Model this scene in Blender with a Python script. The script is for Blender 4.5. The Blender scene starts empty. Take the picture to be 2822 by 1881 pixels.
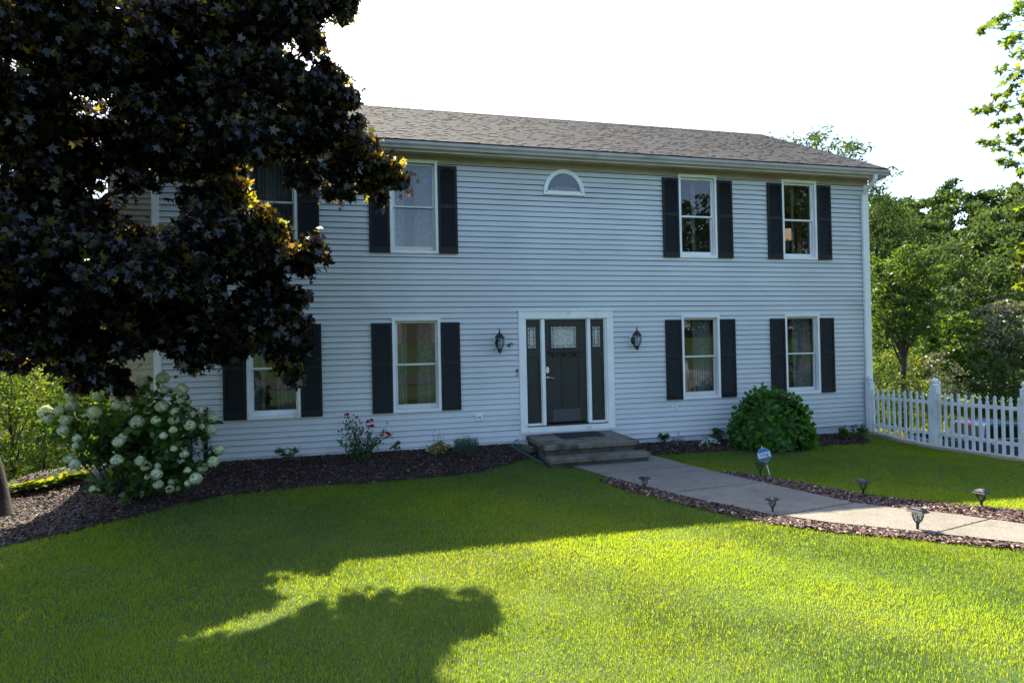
import bpy, math, random
import numpy as np
from mathutils import Vector, Matrix

random.seed(7); rng = np.random.default_rng(7)
S = bpy.context.scene
COL = S.collection
R = math.radians

# ------------------------------------------------------------------ camera
F_PX, YAW, PITCH, ROLL = 1575.896, 0.2334, 0.0085, 0.0212
CAM = np.array([0.0, -10.6527, 1.5468])
_F = np.array([math.sin(YAW)*math.cos(PITCH), math.cos(YAW)*math.cos(PITCH), math.sin(PITCH)])
_R = np.array([math.cos(YAW), -math.sin(YAW), 0.0])
_U = np.cross(_R, _F)
cam_d = bpy.data.cameras.new('camera'); cam = bpy.data.objects.new('camera', cam_d); COL.objects.link(cam)
cam_d.sensor_width = 36; cam_d.lens = F_PX/2822*36
cam_d.shift_y = -3.64/2822
cam_d.clip_start = 0.05; cam_d.clip_end = 3000
cr, sr = math.cos(ROLL), math.sin(ROLL)
rt = cr*_R - sr*_U; up = sr*_R + cr*_U; bk = -_F
cam.matrix_world = Matrix(((rt[0], up[0], bk[0], CAM[0]), (rt[1], up[1], bk[1], CAM[1]), (rt[2], up[2], bk[2], CAM[2]), (0, 0, 0, 1)))
S.camera = cam

# ------------------------------------------------------------------ light
SUN_TAN = 1.143; SX = 0.10            # shadows run this much in x per metre toward the street
sd = Vector((-SX, 1.0, SUN_TAN)).normalized()   # direction to the sun
elev = math.asin(sd.z); azim = math.atan2(sd.x, sd.y)
W = bpy.data.worlds.new('World'); S.world = W; W.use_nodes = True
nt = W.node_tree; nt.nodes.clear()
sky = nt.nodes.new('ShaderNodeTexSky'); sky.sky_type = 'NISHITA'; sky.sun_disc = False
sky.sun_elevation = elev; sky.sun_rotation = azim; sky.altitude = 100
sky.air_density = 1.0; sky.dust_density = 1.8; sky.ozone_density = 1.6
bg = nt.nodes.new('ShaderNodeBackground'); bg.inputs[1].default_value = 0.145
wo = nt.nodes.new('ShaderNodeOutputWorld')
nt.links.new(sky.outputs[0], bg.inputs[0]); nt.links.new(bg.outputs[0], wo.inputs[0])
sun_d = bpy.data.lights.new('sun', 'SUN'); sun_d.energy = 5.0; sun_d.angle = R(0.55); sun_d.color = (1.0, 0.90, 0.72)
sun = bpy.data.objects.new('sun', sun_d); COL.objects.link(sun)
sun.rotation_euler = sd.to_track_quat('Z', 'Y').to_euler(); sun.location = (5, 20, 30)
S.view_settings.view_transform = 'Standard'; S.view_settings.look = 'None'
S.view_settings.gamma = 1; S.view_settings.exposure = 1.62
S.cycles.max_bounces = 8; S.cycles.transparent_max_bounces = 12
S.cycles.caustics_reflective = False; S.cycles.caustics_refractive = False
S.cycles.sample_clamp_indirect = 6

# ------------------------------------------------------------------ materials
def new_mat(name):
    m = bpy.data.materials.new(name); m.use_nodes = True
    n = m.node_tree; n.nodes.clear()
    o = n.nodes.new('ShaderNodeOutputMaterial')
    return m, n, o
def lk(n, a, b): n.links.new(a, b)
def noise(n, scale, detail=3, coord='Object', stretch=None, rough=0.55):
    tc = n.nodes.new('ShaderNodeTexCoord'); src = tc.outputs[coord]
    if stretch:
        mp = n.nodes.new('ShaderNodeMapping'); mp.inputs['Scale'].default_value = stretch
        lk(n, src, mp.inputs[0]); src = mp.outputs[0]
    t = n.nodes.new('ShaderNodeTexNoise'); t.inputs['Scale'].default_value = scale
    t.inputs['Detail'].default_value = detail; t.inputs['Roughness'].default_value = rough
    lk(n, src, t.inputs['Vector']); return t.outputs['Fac']
def ramp(n, fac, stops):
    r = n.nodes.new('ShaderNodeValToRGB'); e = r.color_ramp.elements
    while len(e) < len(stops): e.new(0.5)
    for i, (p, c) in enumerate(stops):
        e[i].position = p; e[i].color = (*c, 1) if len(c) == 3 else c
    lk(n, fac, r.inputs[0]); return r.outputs[0]
def mixc(n, fac, a, b, mode='MIX'):
    m = n.nodes.new('ShaderNodeMix'); m.data_type = 'RGBA'; m.blend_type = mode
    for s, v in ((0, fac), (6, a), (7, b)):
        if isinstance(v, (int, float)): m.inputs[s].default_value = v
        elif isinstance(v, tuple): m.inputs[s].default_value = (*v, 1)
        else: lk(n, v, m.inputs[s])
    return m.outputs[2]
def bump(n, fac, strength=0.3, dist=0.01):
    b = n.nodes.new('ShaderNodeBump'); b.inputs['Strength'].default_value = strength; b.inputs['Distance'].default_value = dist
    lk(n, fac, b.inputs['Height']); return b.outputs[0]
def surf(name, col, var=0.12, scale=6, rough=0.6, bs=0.1, bscale=60, metal=0.0, dirt=None, stretch=None, spec=0.5):
    """painted / plain surface with gentle variation"""
    m, n, o = new_mat(name); p = n.nodes.new('ShaderNodeBsdfPrincipled')
    f = noise(n, scale, 4, stretch=stretch)
    c = ramp(n, f, [(0.3, tuple(v*(1-var) for v in col)), (0.7, tuple(min(1, v*(1+var)) for v in col))])
    if dirt:
        f2 = noise(n, dirt[1], 5, stretch=dirt[3] if len(dirt) > 3 else None)
        k = ramp(n, f2, [(dirt[2], (0, 0, 0)), (dirt[2]+0.22, (1, 1, 1))])
        c = mixc(n, k, c, dirt[0])
    lk(n, c, p.inputs['Base Color']); p.inputs['Roughness'].default_value = rough; p.inputs['Metallic'].default_value = metal
    p.inputs['Specular IOR Level'].default_value = spec
    if bs: lk(n, bump(n, noise(n, bscale, 3), bs, 0.004), p.inputs['Normal'])
    lk(n, p.outputs[0], o.inputs[0]); return m
def leafmat(name, stops, trans, tw=0.45, gloss=0.10, grough=0.4, patch=None):
    """stops: colour ramp over a random value per leaf; trans: colour of light passing through"""
    m, n, o = new_mat(name)
    g = n.nodes.new('ShaderNodeNewGeometry')
    c = ramp(n, g.outputs['Random Per Island'], stops)
    if patch:
        k = ramp(n, noise(n, patch[1], 3), [(0.42, (0, 0, 0)), (0.62, (1, 1, 1))]); c = mixc(n, k, c, mixc(n, 0.75, c, patch[0]))
    if isinstance(trans, list): tcol = ramp(n, g.outputs['Random Per Island'], trans)
    else: tcol = mixc(n, 1.0, c, trans, 'MULTIPLY')
    d = n.nodes.new('ShaderNodeBsdfDiffuse'); lk(n, c, d.inputs[0])
    t = n.nodes.new('ShaderNodeBsdfTranslucent'); lk(n, tcol, t.inputs[0])
    a = n.nodes.new('ShaderNodeMixShader'); a.inputs[0].default_value = tw; lk(n, d.outputs[0], a.inputs[1]); lk(n, t.outputs[0], a.inputs[2])
    s = n.nodes.new('ShaderNodeBsdfGlossy'); s.inputs['Roughness'].default_value = grough; s.inputs[0].default_value = (0.9, 0.95, 1, 1)
    b = n.nodes.new('ShaderNodeMixShader'); b.inputs[0].default_value = gloss; lk(n, a.outputs[0], b.inputs[1]); lk(n, s.outputs[0], b.inputs[2])
    lk(n, b.outputs[0], o.inputs[0]); return m
def glassmat(name, refl_ior=2.0, tint=(0.9, 0.95, 0.95), rough=0.0, wavy=0.0, base=0.0):
    m, n, o = new_mat(name)
    lw = n.nodes.new('ShaderNodeLayerWeight'); lw.inputs[0].default_value = 0.5; f0 = ((refl_ior-1)/(refl_ior+1))**2
    pw = n.nodes.new('ShaderNodeMath'); pw.operation = 'POWER'; lk(n, lw.outputs['Facing'], pw.inputs[0]); pw.inputs[1].default_value = 5
    fr = n.nodes.new('ShaderNodeMath'); fr.operation = 'MULTIPLY_ADD'; lk(n, pw.outputs[0], fr.inputs[0]); fr.inputs[1].default_value = 1-f0; fr.inputs[2].default_value = f0
    t = n.nodes.new('ShaderNodeBsdfTransparent'); t.inputs[0].default_value = (*tint, 1)
    g = n.nodes.new('ShaderNodeBsdfGlossy'); g.inputs['Roughness'].default_value = rough
    if wavy: 
        bp = bump(n, noise(n, 1.6, 2), wavy, 0.02); lk(n, bp, g.inputs['Normal'])
    a = n.nodes.new('ShaderNodeMixShader')
    lk(n, fr.outputs[0], a.inputs[0]); lk(n, t.outputs[0], a.inputs[1]); lk(n, g.outputs[0], a.inputs[2])
    lk(n, a.outputs[0], o.inputs[0]); return m

M = {}
def siding_mat(name, base, joints=True):
    m, n, o = new_mat(name); p = n.nodes.new('ShaderNodeBsdfPrincipled')
    f = noise(n, 0.7, 5); c = ramp(n, f, [(0.3, tuple(v*0.90 for v in base)), (0.7, tuple(v*1.05 for v in base))])
    f3 = noise(n, 9, 4, stretch=(0.25, 1, 6)); c = mixc(n, mixc(n, 0.85, f3, (0, 0, 0)), c, (0.30, 0.33, 0.34))
    # mildew: a greenish grey film low on the wall and blotches
    f2 = noise(n, 1.1, 6, stretch=(0.5, 1, 1.4)); k = ramp(n, f2, [(0.56, (0, 0, 0)), (0.78, (0.42, 0.42, 0.42))])
    c = mixc(n, k, c, (0.30, 0.33, 0.30))
    lk(n, c, p.inputs['Base Color']); p.inputs['Roughness'].default_value = 0.55
    lk(n, bump(n, noise(n, 45, 3, stretch=(0.15, 1, 2)), 0.12, 0.003), p.inputs['Normal'])
    lk(n, p.outputs[0], o.inputs[0]); return m
M['siding'] = siding_mat('siding', (0.60, 0.625, 0.64))
M['siding_tan'] = siding_mat('siding_tan', (0.50, 0.41, 0.29))
M['white'] = surf('white_trim', (0.80, 0.81, 0.81), 0.06, 3, 0.45, 0.05, dirt=((0.42, 0.44, 0.42), 4, 0.62))
M['sash'] = surf('sash', (0.62, 0.62, 0.60), 0.06, 3, 0.45, 0.05)
M['frieze'] = surf('frieze', (0.42, 0.34, 0.30), 0.14, 2, 0.6, 0.05, dirt=((0.28, 0.22, 0.18), 3, 0.5, (0.3, 1, 1)))
M['fascia'] = surf('fascia', (0.58, 0.50, 0.45), 0.12, 2, 0.55, 0.05, dirt=((0.34, 0.30, 0.25), 3, 0.55, (0.4, 1, 1)))
M['gutter'] = surf('gutter', (0.43, 0.39, 0.385), 0.12, 3, 0.4, 0.05, dirt=((0.22, 0.26, 0.27), 5, 0.55, (0.4, 1, 1)))
M['shutter'] = surf('shutter', (0.009, 0.0105, 0.011), 0.2, 3, 0.55, 0.1, spec=0.3)
M['found'] = surf('foundation', (0.46, 0.50, 0.55), 0.12, 4, 0.8, 0.3, dirt=((0.16, 0.15, 0.13), 6, 0.6))
M['door'] = surf('door_paint', (0.030, 0.032, 0.027), 0.16, 5, 0.5, 0.25, 30, stretch=(6, 6, 0.5), spec=0.3)
M['black'] = surf('black_metal', (0.010, 0.010, 0.011), 0.2, 8, 0.45, 0.1)
M['steel'] = surf('brushed_steel', (0.62, 0.61, 0.58), 0.1, 12, 0.3, 0.05, metal=0.9)
M['rubber'] = surf('rubber', (0.010, 0.011, 0.013), 0.3, 60, 0.9, 0.8, 200)
M['int'] = surf('interior', (0.10, 0.10, 0.10), 0.1, 1, 0.9, 0)
M['glass'] = glassmat('window_glass', 1.85, wavy=0.015)
M['lglass'] = glassmat('lantern_glass', 1.3, (0.8, 0.85, 0.86), 0.05)
M['bulb'] = surf('bulb', (0.7, 0.7, 0.66), 0.05, 5, 0.3, 0)

def curtain_mat():
    m, n, o = new_mat('curtain'); d = n.nodes.new('ShaderNodeBsdfDiffuse'); t = n.nodes.new('ShaderNodeBsdfTranslucent')
    tr = n.nodes.new('ShaderNodeBsdfTransparent')
    f = noise(n, 14, 5); c = ramp(n, f, [(0.35, (0.15, 0.17, 0.17)), (0.65, (0.24, 0.26, 0.26))])
    lk(n, c, d.inputs[0]); lk(n, c, t.inputs[0])
    a = n.nodes.new('ShaderNodeMixShader'); a.inputs[0].default_value = 0.3; lk(n, d.outputs[0], a.inputs[1]); lk(n, t.outputs[0], a.inputs[2])
    b = n.nodes.new('ShaderNodeMixShader'); b.inputs[0].default_value = 0.22; lk(n, a.outputs[0], b.inputs[1]); lk(n, tr.outputs[0], b.inputs[2])
    lk(n, b.outputs[0], o.inputs[0]); return m
M['curtain'] = curtain_mat()

def leaded_mat():
    m, n, o = new_mat('leaded_glass'); p = n.nodes.new('ShaderNodeBsdfPrincipled')
    f = noise(n, 16, 4, stretch=(0.7, 1, 3.2), rough=0.6)
    c = ramp(n, f, [(0.42, (0.50, 0.53, 0.52)), (0.50, (0.14, 0.16, 0.15)), (0.56, (0.60, 0.62, 0.60)), (0.66, (0.32, 0.34, 0.33))])
    lk(n, c, p.inputs['Base Color']); p.inputs['Roughness'].default_value = 0.12
    p.inputs['Specular IOR Level'].default_value = 0.9
    lk(n, bump(n, f, 0.5, 0.01), p.inputs['Normal']); lk(n, p.outputs[0], o.inputs[0]); return m
M['leaded'] = leaded_mat()

def shingle_mat():
    m, n, o = new_mat('shingles'); p = n.nodes.new('ShaderNodeBsdfPrincipled')
    g = n.nodes.new('ShaderNodeNewGeometry')
    c = ramp(n, g.outputs['Random Per Island'], [(0, (0.066, 0.063, 0.062)), (0.3, (0.082, 0.079, 0.078)), (0.7, (0.094, 0.090, 0.088)), (1, (0.074, 0.072, 0.072))])
    k = ramp(n, noise(n, 0.8, 5, stretch=(1, 0.6, 1)), [(0.4, (0, 0, 0)), (0.7, (0.5, 0.5, 0.5))]); c = mixc(n, k, c, (0.09, 0.085, 0.08))
    sp = ramp(n, noise(n, 90, 2), [(0.3, (0.6, 0.6, 0.6)), (0.7, (1.3, 1.3, 1.3))]); c = mixc(n, 1.0, c, sp, 'MULTIPLY')
    lk(n, c, p.inputs['Base Color']); p.inputs['Roughness'].default_value = 0.95; p.inputs['Specular IOR Level'].default_value = 0.12
    lk(n, bump(n, noise(n, 140, 2), 0.5, 0.004), p.inputs['Normal']); lk(n, p.outputs[0], o.inputs[0]); return m
M['shingle'] = shingle_mat()

def concrete_mat(name, a, b, stain=None, cracks=False):
    m, n, o = new_mat(name); p = n.nodes.new('ShaderNodeBsdfPrincipled')
    c = ramp(n, noise(n, 1.6, 6), [(0.3, a), (0.7, b)])
    sp = ramp(n, noise(n, 75, 3), [(0.32, (0.45, 0.45, 0.45)), (0.5, (1, 1, 1)), (0.72, (1.35, 1.35, 1.3))]); c = mixc(n, 1.0, c, sp, 'MULTIPLY')
    if stain:
        k = ramp(n, noise(n, stain[1], 6), [(stain[2], (0, 0, 0)), (stain[2]+0.16, (0.85, 0.85, 0.85))]); c = mixc(n, k, c, stain[0])
    lk(n, c, p.inputs['Base Color']); p.inputs['Roughness'].default_value = 0.9
    lk(n, bump(n, noise(n, 90, 4), 0.6, 0.005), p.inputs['Normal']); lk(n, p.outputs[0], o.inputs[0]); return m
M['step'] = concrete_mat('step_concrete', (0.13, 0.115, 0.088), (0.21, 0.19, 0.15), ((0.030, 0.029, 0.022), 3.2, 0.47))
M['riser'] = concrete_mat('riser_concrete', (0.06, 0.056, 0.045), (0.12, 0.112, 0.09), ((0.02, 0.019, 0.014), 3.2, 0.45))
M['walk'] = concrete_mat('walk_concrete', (0.165, 0.145, 0.12), (0.225, 0.20, 0.165), ((0.11, 0.10, 0.075), 4, 0.55))
M['kerb'] = concrete_mat('kerb_concrete', (0.34, 0.28, 0.22), (0.48, 0.40, 0.31), ((0.10, 0.08, 0.06), 3, 0.58))  # sunlight on the kerb is put into this pale, warm colour
M['asphalt'] = concrete_mat('asphalt', (0.045, 0.045, 0.05), (0.07, 0.068, 0.066))

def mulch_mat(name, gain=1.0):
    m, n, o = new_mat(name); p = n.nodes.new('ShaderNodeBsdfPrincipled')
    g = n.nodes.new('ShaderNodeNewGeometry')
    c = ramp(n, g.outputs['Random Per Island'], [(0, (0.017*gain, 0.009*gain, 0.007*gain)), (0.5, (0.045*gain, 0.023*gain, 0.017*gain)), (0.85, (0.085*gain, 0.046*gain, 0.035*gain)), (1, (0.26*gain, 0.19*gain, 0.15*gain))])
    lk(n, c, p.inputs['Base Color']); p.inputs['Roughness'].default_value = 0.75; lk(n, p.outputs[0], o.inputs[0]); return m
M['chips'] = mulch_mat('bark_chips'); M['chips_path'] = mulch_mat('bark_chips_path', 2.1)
M['soil'] = surf('soil', (0.028, 0.016, 0.013), 0.4, 12, 0.95, 1.0, 40)
M['turf'] = surf('turf', (0.038, 0.070, 0.012), 0.4, 3, 0.95, 1.0, 30, dirt=((0.05, 0.04, 0.02), 1.6, 0.66))
M['field'] = surf('field', (0.13, 0.21, 0.035), 0.4, 0.6, 0.95, 1.0, 3)
M['hillg'] = surf('hill_ground', (0.03, 0.05, 0.018), 0.4, 0.2, 0.95, 0)
def blade_mat():
    m, n, o = new_mat('grass_blades')
    g = n.nodes.new('ShaderNodeNewGeometry')
    c = ramp(n, g.outputs['Random Per Island'], [(0, (0.018, 0.058, 0.016)), (0.55, (0.027, 0.082, 0.019)), (0.95, (0.042, 0.105, 0.022)), (1, (0.08, 0.12, 0.045))])
    k = ramp(n, noise(n, 0.9, 5), [(0.38, (0, 0, 0)), (0.66, (1, 1, 1))]); c = mixc(n, k, c, mixc(n, 1.0, c, (1.7, 1.35, 1.5), 'MULTIPLY'))
    k2 = ramp(n, noise(n, 0.35, 4), [(0.35, (0.75, 0.82, 0.9)), (0.65, (1.15, 1.1, 1.0))]); c = mixc(n, 1.0, c, k2, 'MULTIPLY')
    d = n.nodes.new('ShaderNodeBsdfDiffuse'); lk(n, c, d.inputs[0])
    tc_ = ramp(n, g.outputs['Random Per Island'], [(0, (0.39, 0.52, 0.006)), (0.5, (0.50, 0.61, 0.008)), (1, (0.60, 0.69, 0.02))]); k3 = ramp(n, noise(n, 0.7, 5), [(0.35, (0.80, 0.90, 1.0)), (0.65, (1.05, 1.0, 1.2))])
    t = n.nodes.new('ShaderNodeBsdfTranslucent'); lk(n, mixc(n, 1.0, tc_, k3, 'MULTIPLY'), t.inputs[0])
    a = n.nodes.new('ShaderNodeMixShader'); a.inputs[0].default_value = 0.57; lk(n, d.outputs[0], a.inputs[1]); lk(n, t.outputs[0], a.inputs[2])
    s = n.nodes.new('ShaderNodeBsdfGlossy'); s.inputs['Roughness'].default_value = 0.45
    b = n.nodes.new('ShaderNodeMixShader'); b.inputs[0].default_value = 0.02; lk(n, a.outputs[0], b.inputs[1]); lk(n, s.outputs[0], b.inputs[2])
    lk(n, b.outputs[0], o.inputs[0]); return m
M['blade'] = blade_mat()
M['maple_leaf'] = leafmat('purple_maple_leaf', [(0, (0.007, 0.005, 0.008)), (0.55, (0.012, 0.009, 0.012)), (0.85, (0.016, 0.019, 0.009)), (1, (0.035, 0.040, 0.012))],
    [(0, (0.02, 0.012, 0.004)), (0.6, (0.04, 0.025, 0.006)), (0.82, (0.12, 0.12, 0.016)), (0.92, (0.34, 0.17, 0.025)), (1, (0.50, 0.48, 0.05))], 0.42, 0.032, 0.28)
M['backlit_maple_leaf'] = leafmat('backlit_maple_leaf', [(0, (0.02, 0.014, 0.012)), (0.5, (0.04, 0.03, 0.012)), (1, (0.09, 0.08, 0.015))],
    [(0, (0.10, 0.06, 0.01)), (0.35, (0.38, 0.16, 0.02)), (0.6, (0.50, 0.40, 0.03)), (1, (0.55, 0.60, 0.05))], 0.5, 0.03, 0.35)  # copy of the maple leaf with its backlit orange-yellow glow put into the colour
M['green_leaf'] = leafmat('green_leaf', [(0, (0.022, 0.050, 0.010)), (0.5, (0.035, 0.075, 0.014)), (1, (0.075, 0.12, 0.025))], (4.0, 3.1, 0.9), 0.44, 0.02)
M['maple_green_leaf'] = leafmat('maple_green_leaf', [(0, (0.035, 0.065, 0.014)), (0.5, (0.055, 0.095, 0.018)), (1, (0.11, 0.15, 0.03))], (3.8, 3.2, 1.0), 0.48, 0.02)
M['lime_leaf'] = leafmat('lime_leaf', [(0, (0.05, 0.09, 0.010)), (0.5, (0.085, 0.13, 0.016)), (1, (0.15, 0.17, 0.02))], (3.0, 2.4, 0.6), 0.48, 0.02)
M['olive_leaf'] = leafmat('olive_leaf', [(0, (0.05, 0.065, 0.03)), (0.5, (0.085, 0.105, 0.055)), (1, (0.15, 0.17, 0.10))], (2.2, 1.9, 1.0), 0.4, 0.06)
M['far_leaf'] = leafmat('far_leaf', [(0, (0.024, 0.050, 0.018)), (0.5, (0.038, 0.072, 0.024)), (1, (0.062, 0.10, 0.032))], (2.8, 2.3, 0.9), 0.4, 0.015)
M['hyd_leaf'] = leafmat('hydrangea_leaf', [(0, (0.017, 0.048, 0.010)), (0.6, (0.032, 0.082, 0.014)), (1, (0.07, 0.14, 0.02))], (4.0, 3.0, 0.8), 0.4, 0.035)
M['bigleaf'] = leafmat('big_green_leaf', [(0, (0.020, 0.068, 0.009)), (0.6, (0.040, 0.125, 0.013)), (1, (0.09, 0.21, 0.020))], (4.0, 3.0, 0.6), 0.42, 0.025, 0.5)
M['panicle'] = leafmat('panicle_floret', [(0, (0.36, 0.46, 0.18)), (0.35, (0.70, 0.74, 0.46)), (1, (0.88, 0.88, 0.72))], (1.0, 1.0, 0.8), 0.35, 0.02)
M['rose_petal'] = leafmat('rose_petal', [(0, (0.42, 0.008, 0.035)), (1, (0.65, 0.02, 0.08))], (1.2, 0.6, 0.6), 0.3, 0.03)
M['lav_leaf'] = leafmat('lavender_leaf', [(0, (0.06, 0.10, 0.075)), (1, (0.14, 0.20, 0.15))], (1.5, 1.5, 1.0), 0.3, 0.03)
M['heu_leaf'] = leafmat('variegated_leaf', [(0, (0.20, 0.22, 0.05)), (0.5, (0.38, 0.38, 0.13)), (0.8, (0.5, 0.48, 0.22)), (1, (0.12, 0.08, 0.03))], (1.3, 1.2, 0.8), 0.3, 0.04)
M['white_petal'] = leafmat('white_petal', [(0, (0.6, 0.62, 0.62)), (1, (0.85, 0.86, 0.88))], (1, 1, 1), 0.3, 0.02)
M['purple_petal'] = leafmat('purple_petal', [(0, (0.16, 0.05, 0.22)), (1, (0.30, 0.10, 0.32))], (1, 1, 1), 0.3, 0.02)
M['pink_petal'] = leafmat('pink_petal', [(0, (0.30, 0.14, 0.20)), (1, (0.45, 0.26, 0.32))], (1, 1, 1), 0.3, 0.02)
M['bark'] = surf('bark', (0.040, 0.030, 0.024), 0.45, 14, 0.9, 1.0, 30, stretch=(1, 1, 0.22))
M['bark_grey'] = surf('bark_grey', (0.07, 0.065, 0.05), 0.4, 14, 0.9, 1.0, 30, stretch=(1, 1, 0.22))
M['stem'] = surf('green_stem', (0.03, 0.045, 0.018), 0.3, 14, 0.8, 0)
M['vinyl'] = surf('white_vinyl', (0.68, 0.69, 0.71), 0.10, 3, 0.4, 0.03, dirt=((0.46, 0.49, 0.42), 3.5, 0.55))

# ------------------------------------------------------------------ object helpers
def link(name, me, mat=None, parent=None):
    o = bpy.data.objects.new(name, me); COL.objects.link(o)
    if mat is not None and me is not None: me.materials.append(M[mat] if isinstance(mat, str) else mat)
    if parent is not None: o.parent = parent
    return o
def tag(o, label=None, cat=None, group=None, kind=None):
    if label: o['label'] = label
    if cat: o['category'] = cat
    if group: o['group'] = group
    if kind: o['kind'] = kind
    return o
def empty(name, loc=(0, 0, 0), label=None, cat=None, group=None):
    o = bpy.data.objects.new(name, None); o.location = loc; o.empty_display_size = 0.2
    COL.objects.link(o); return tag(o, label, cat, group)
class MB:
    def __init__(s): s.v = []; s.f = []
    def face(s, pts):
        b = len(s.v); s.v += [tuple(p) for p in pts]; s.f.append(tuple(range(b, b+len(pts)))); return s
    def box(s, x0, x1, y0, y1, z0, z1):
        b = len(s.v)
        s.v += [(x0,y0,z0),(x1,y0,z0),(x1,y1,z0),(x0,y1,z0),(x0,y0,z1),(x1,y0,z1),(x1,y1,z1),(x0,y1,z1)]
        s.f += [tuple(b+i for i in q) for q in ((0,3,2,1),(4,5,6,7),(0,1,5,4),(1,2,6,5),(2,3,7,6),(3,0,4,7))]; return s
    def hexa(s, p):   # 8 corners: bottom 4 then top 4
        b = len(s.v); s.v += [tuple(q) for q in p]
        s.f += [tuple(b+i for i in q) for q in ((0,3,2,1),(4,5,6,7),(0,1,5,4),(1,2,6,5),(2,3,7,6),(3,0,4,7))]; return s
    def prism(s, poly, y0, y1, axis='y'):
        """poly: list of (a,b) extruded from y0 to y1"""
        n = len(poly); b = len(s.v)
        for y in (y0, y1):
            for a, c in poly: s.v.append((a, y, c) if axis == 'y' else ((y, a, c) if axis == 'x' else (a, c, y)))
        s.f.append(tuple(range(b, b+n))); s.f.append(tuple(range(b+2*n-1, b+n-1, -1)))
        for i in range(n): j = (i+1) % n; s.f.append((b+i, b+n+i, b+n+j, b+j))
        return s
    def tube(s, pts, rad, n=8, caps=True):
        pts = [Vector(p) for p in pts]
        if not hasattr(rad, '__len__'): rad = [rad]*len(pts)
        b = len(s.v); prev = None
        for i, p in enumerate(pts):
            d = (pts[min(i+1, len(pts)-1)] - pts[max(i-1, 0)])
            d = d.normalized() if d.length > 1e-9 else Vector((0, 0, 1))
            if prev is None:
                u = d.cross(Vector((0, 0, 1)) if abs(d.z) < 0.9 else Vector((1, 0, 0))).normalized()
            else:
                u = prev - d*prev.dot(d); u = u.normalized() if u.length > 1e-6 else d.orthogonal().normalized()
            w = d.cross(u); prev = u
            for k in range(n):
                a = 2*math.pi*k/n; s.v.append(tuple(p + (u*math.cos(a) + w*math.sin(a))*rad[i]))
        for i in range(len(pts)-1):
            for k in range(n):
                q = (k+1) % n; s.f.append((b+i*n+k, b+i*n+q, b+(i+1)*n+q, b+(i+1)*n+k))
        if caps: s.f.append(tuple(b+k for k in range(n))[::-1]); s.f.append(tuple(b+(len(pts)-1)*n+k for k in range(n)))
        return s
    def lathe(s, prof, c=(0, 0, 0), n=16, closed=False):
        b = len(s.v)
        for r, z in prof:
            for k in range(n):
                a = 2*math.pi*k/n; s.v.append((c[0]+r*math.cos(a), c[1]+r*math.sin(a), c[2]+z))
        for i in range(len(prof)-1):
            for k in range(n):
                q = (k+1) % n; s.f.append((b+i*n+k, b+i*n+q, b+(i+1)*n+q, b+(i+1)*n+k))
        return s
    def build(s, name, mat=None, parent=None, smooth=False, loc=None, bevel=0):
        me = bpy.data.meshes.new(name); me.from_pydata(s.v, [], s.f); me.update()
        if smooth:
            me.polygons.foreach_set('use_smooth', [True]*len(me.polygons))
        o = link(name, me, mat, parent)
        if loc: o.location = loc
        if bevel:
            m = o.modifiers.new('bevel', 'BEVEL'); m.width = bevel; m.segments = 2; m.limit_method = 'ANGLE'
        return o
def np_mesh(name, verts, loops, nper, mat=None, parent=None, smooth=False):
    """verts (N,3); loops flat vertex indices; nper: verts per face (int or array)"""
    me = bpy.data.meshes.new(name)
    nv = len(verts); nl = len(loops)
    cnt = np.full(nl//nper, nper, np.int32) if np.isscalar(nper) else np.asarray(nper, np.int32)
    me.vertices.add(nv); me.loops.add(nl); me.polygons.add(len(cnt))
    me.vertices.foreach_set('co', np.ascontiguousarray(verts, np.float32).ravel())
    me.loops.foreach_set('vertex_index', np.ascontiguousarray(loops, np.int32))
    st = np.concatenate([[0], np.cumsum(cnt)[:-1]]).astype(np.int32)
    me.polygons.foreach_set('loop_start', st)
    if smooth: me.polygons.foreach_set('use_smooth', np.ones(len(cnt), bool))
    me.update(calc_edges=True)
    return link(name, me, mat, parent)

# ------------------------------------------------------------------ terrain
def sm(a, b, x):
    t = np.clip((np.asarray(x, float)-a)/(b-a), 0, 1); return t*t*(3-2*t)
def gz(x, y):
    x = np.asarray(x, float); y = np.asarray(y, float)
    z = -0.56 + 0.045*np.clip(-1-y, 0, 10) - 0.015*np.clip(x-3, 0, 8)
    # beds banked up against the house
    near = sm(-2.0, -0.05, y)*(1-sm(0.0, 3.0, y))
    z = z + near*(0.21*(1-sm(2.5, 3.2, x)) + 0.085*sm(3.2, 4.8, x))
    # street side beyond the camera: a verge, a road, then a rising lawn
    z = z + 0.085*np.clip(-24-y, 0, 40)
    # the left edge falls away
    z = z - 0.32*np.clip(-5.3-x, 0, 4.5)*sm(-9, -2.5, y) - 0.10*np.clip(-6-x, 0, 25)*(1-sm(-9, -2.5, y))*sm(-14, -9, y)
    # behind the house and right of the kerb the ground is lower
    z = z - 1.6*sm(1.5, 8.5, y)*(x < 10.68)
    low = -3.85
    z = np.where(x > 10.68, np.where(y > -14, low + (z-low)*sm(-9.0, -14.0, y), z), z)
    # far: a field, then a wooded hill
    r = np.hypot(x, y+10)
    az = np.arctan2(x, y+10)
    hill = 0.275*np.clip(r-58, 0, 90)*sm(0.15, 0.75, az)*(1-sm(1.9, 2.3, az)) + 0.05*np.clip(r-45, 0, 60)*(1-sm(0.1, 0.5, az))*(y > 0)
    z = z + hill*(y > -6)
    return z
def nray(u, v):      # native photograph pixel -> ray
    du, dv = u-1411, v-940.5+3.64
    a = cr*du - sr*dv; b = sr*du + cr*dv
    return _F + _R*a/F_PX - _U*b/F_PX
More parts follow.
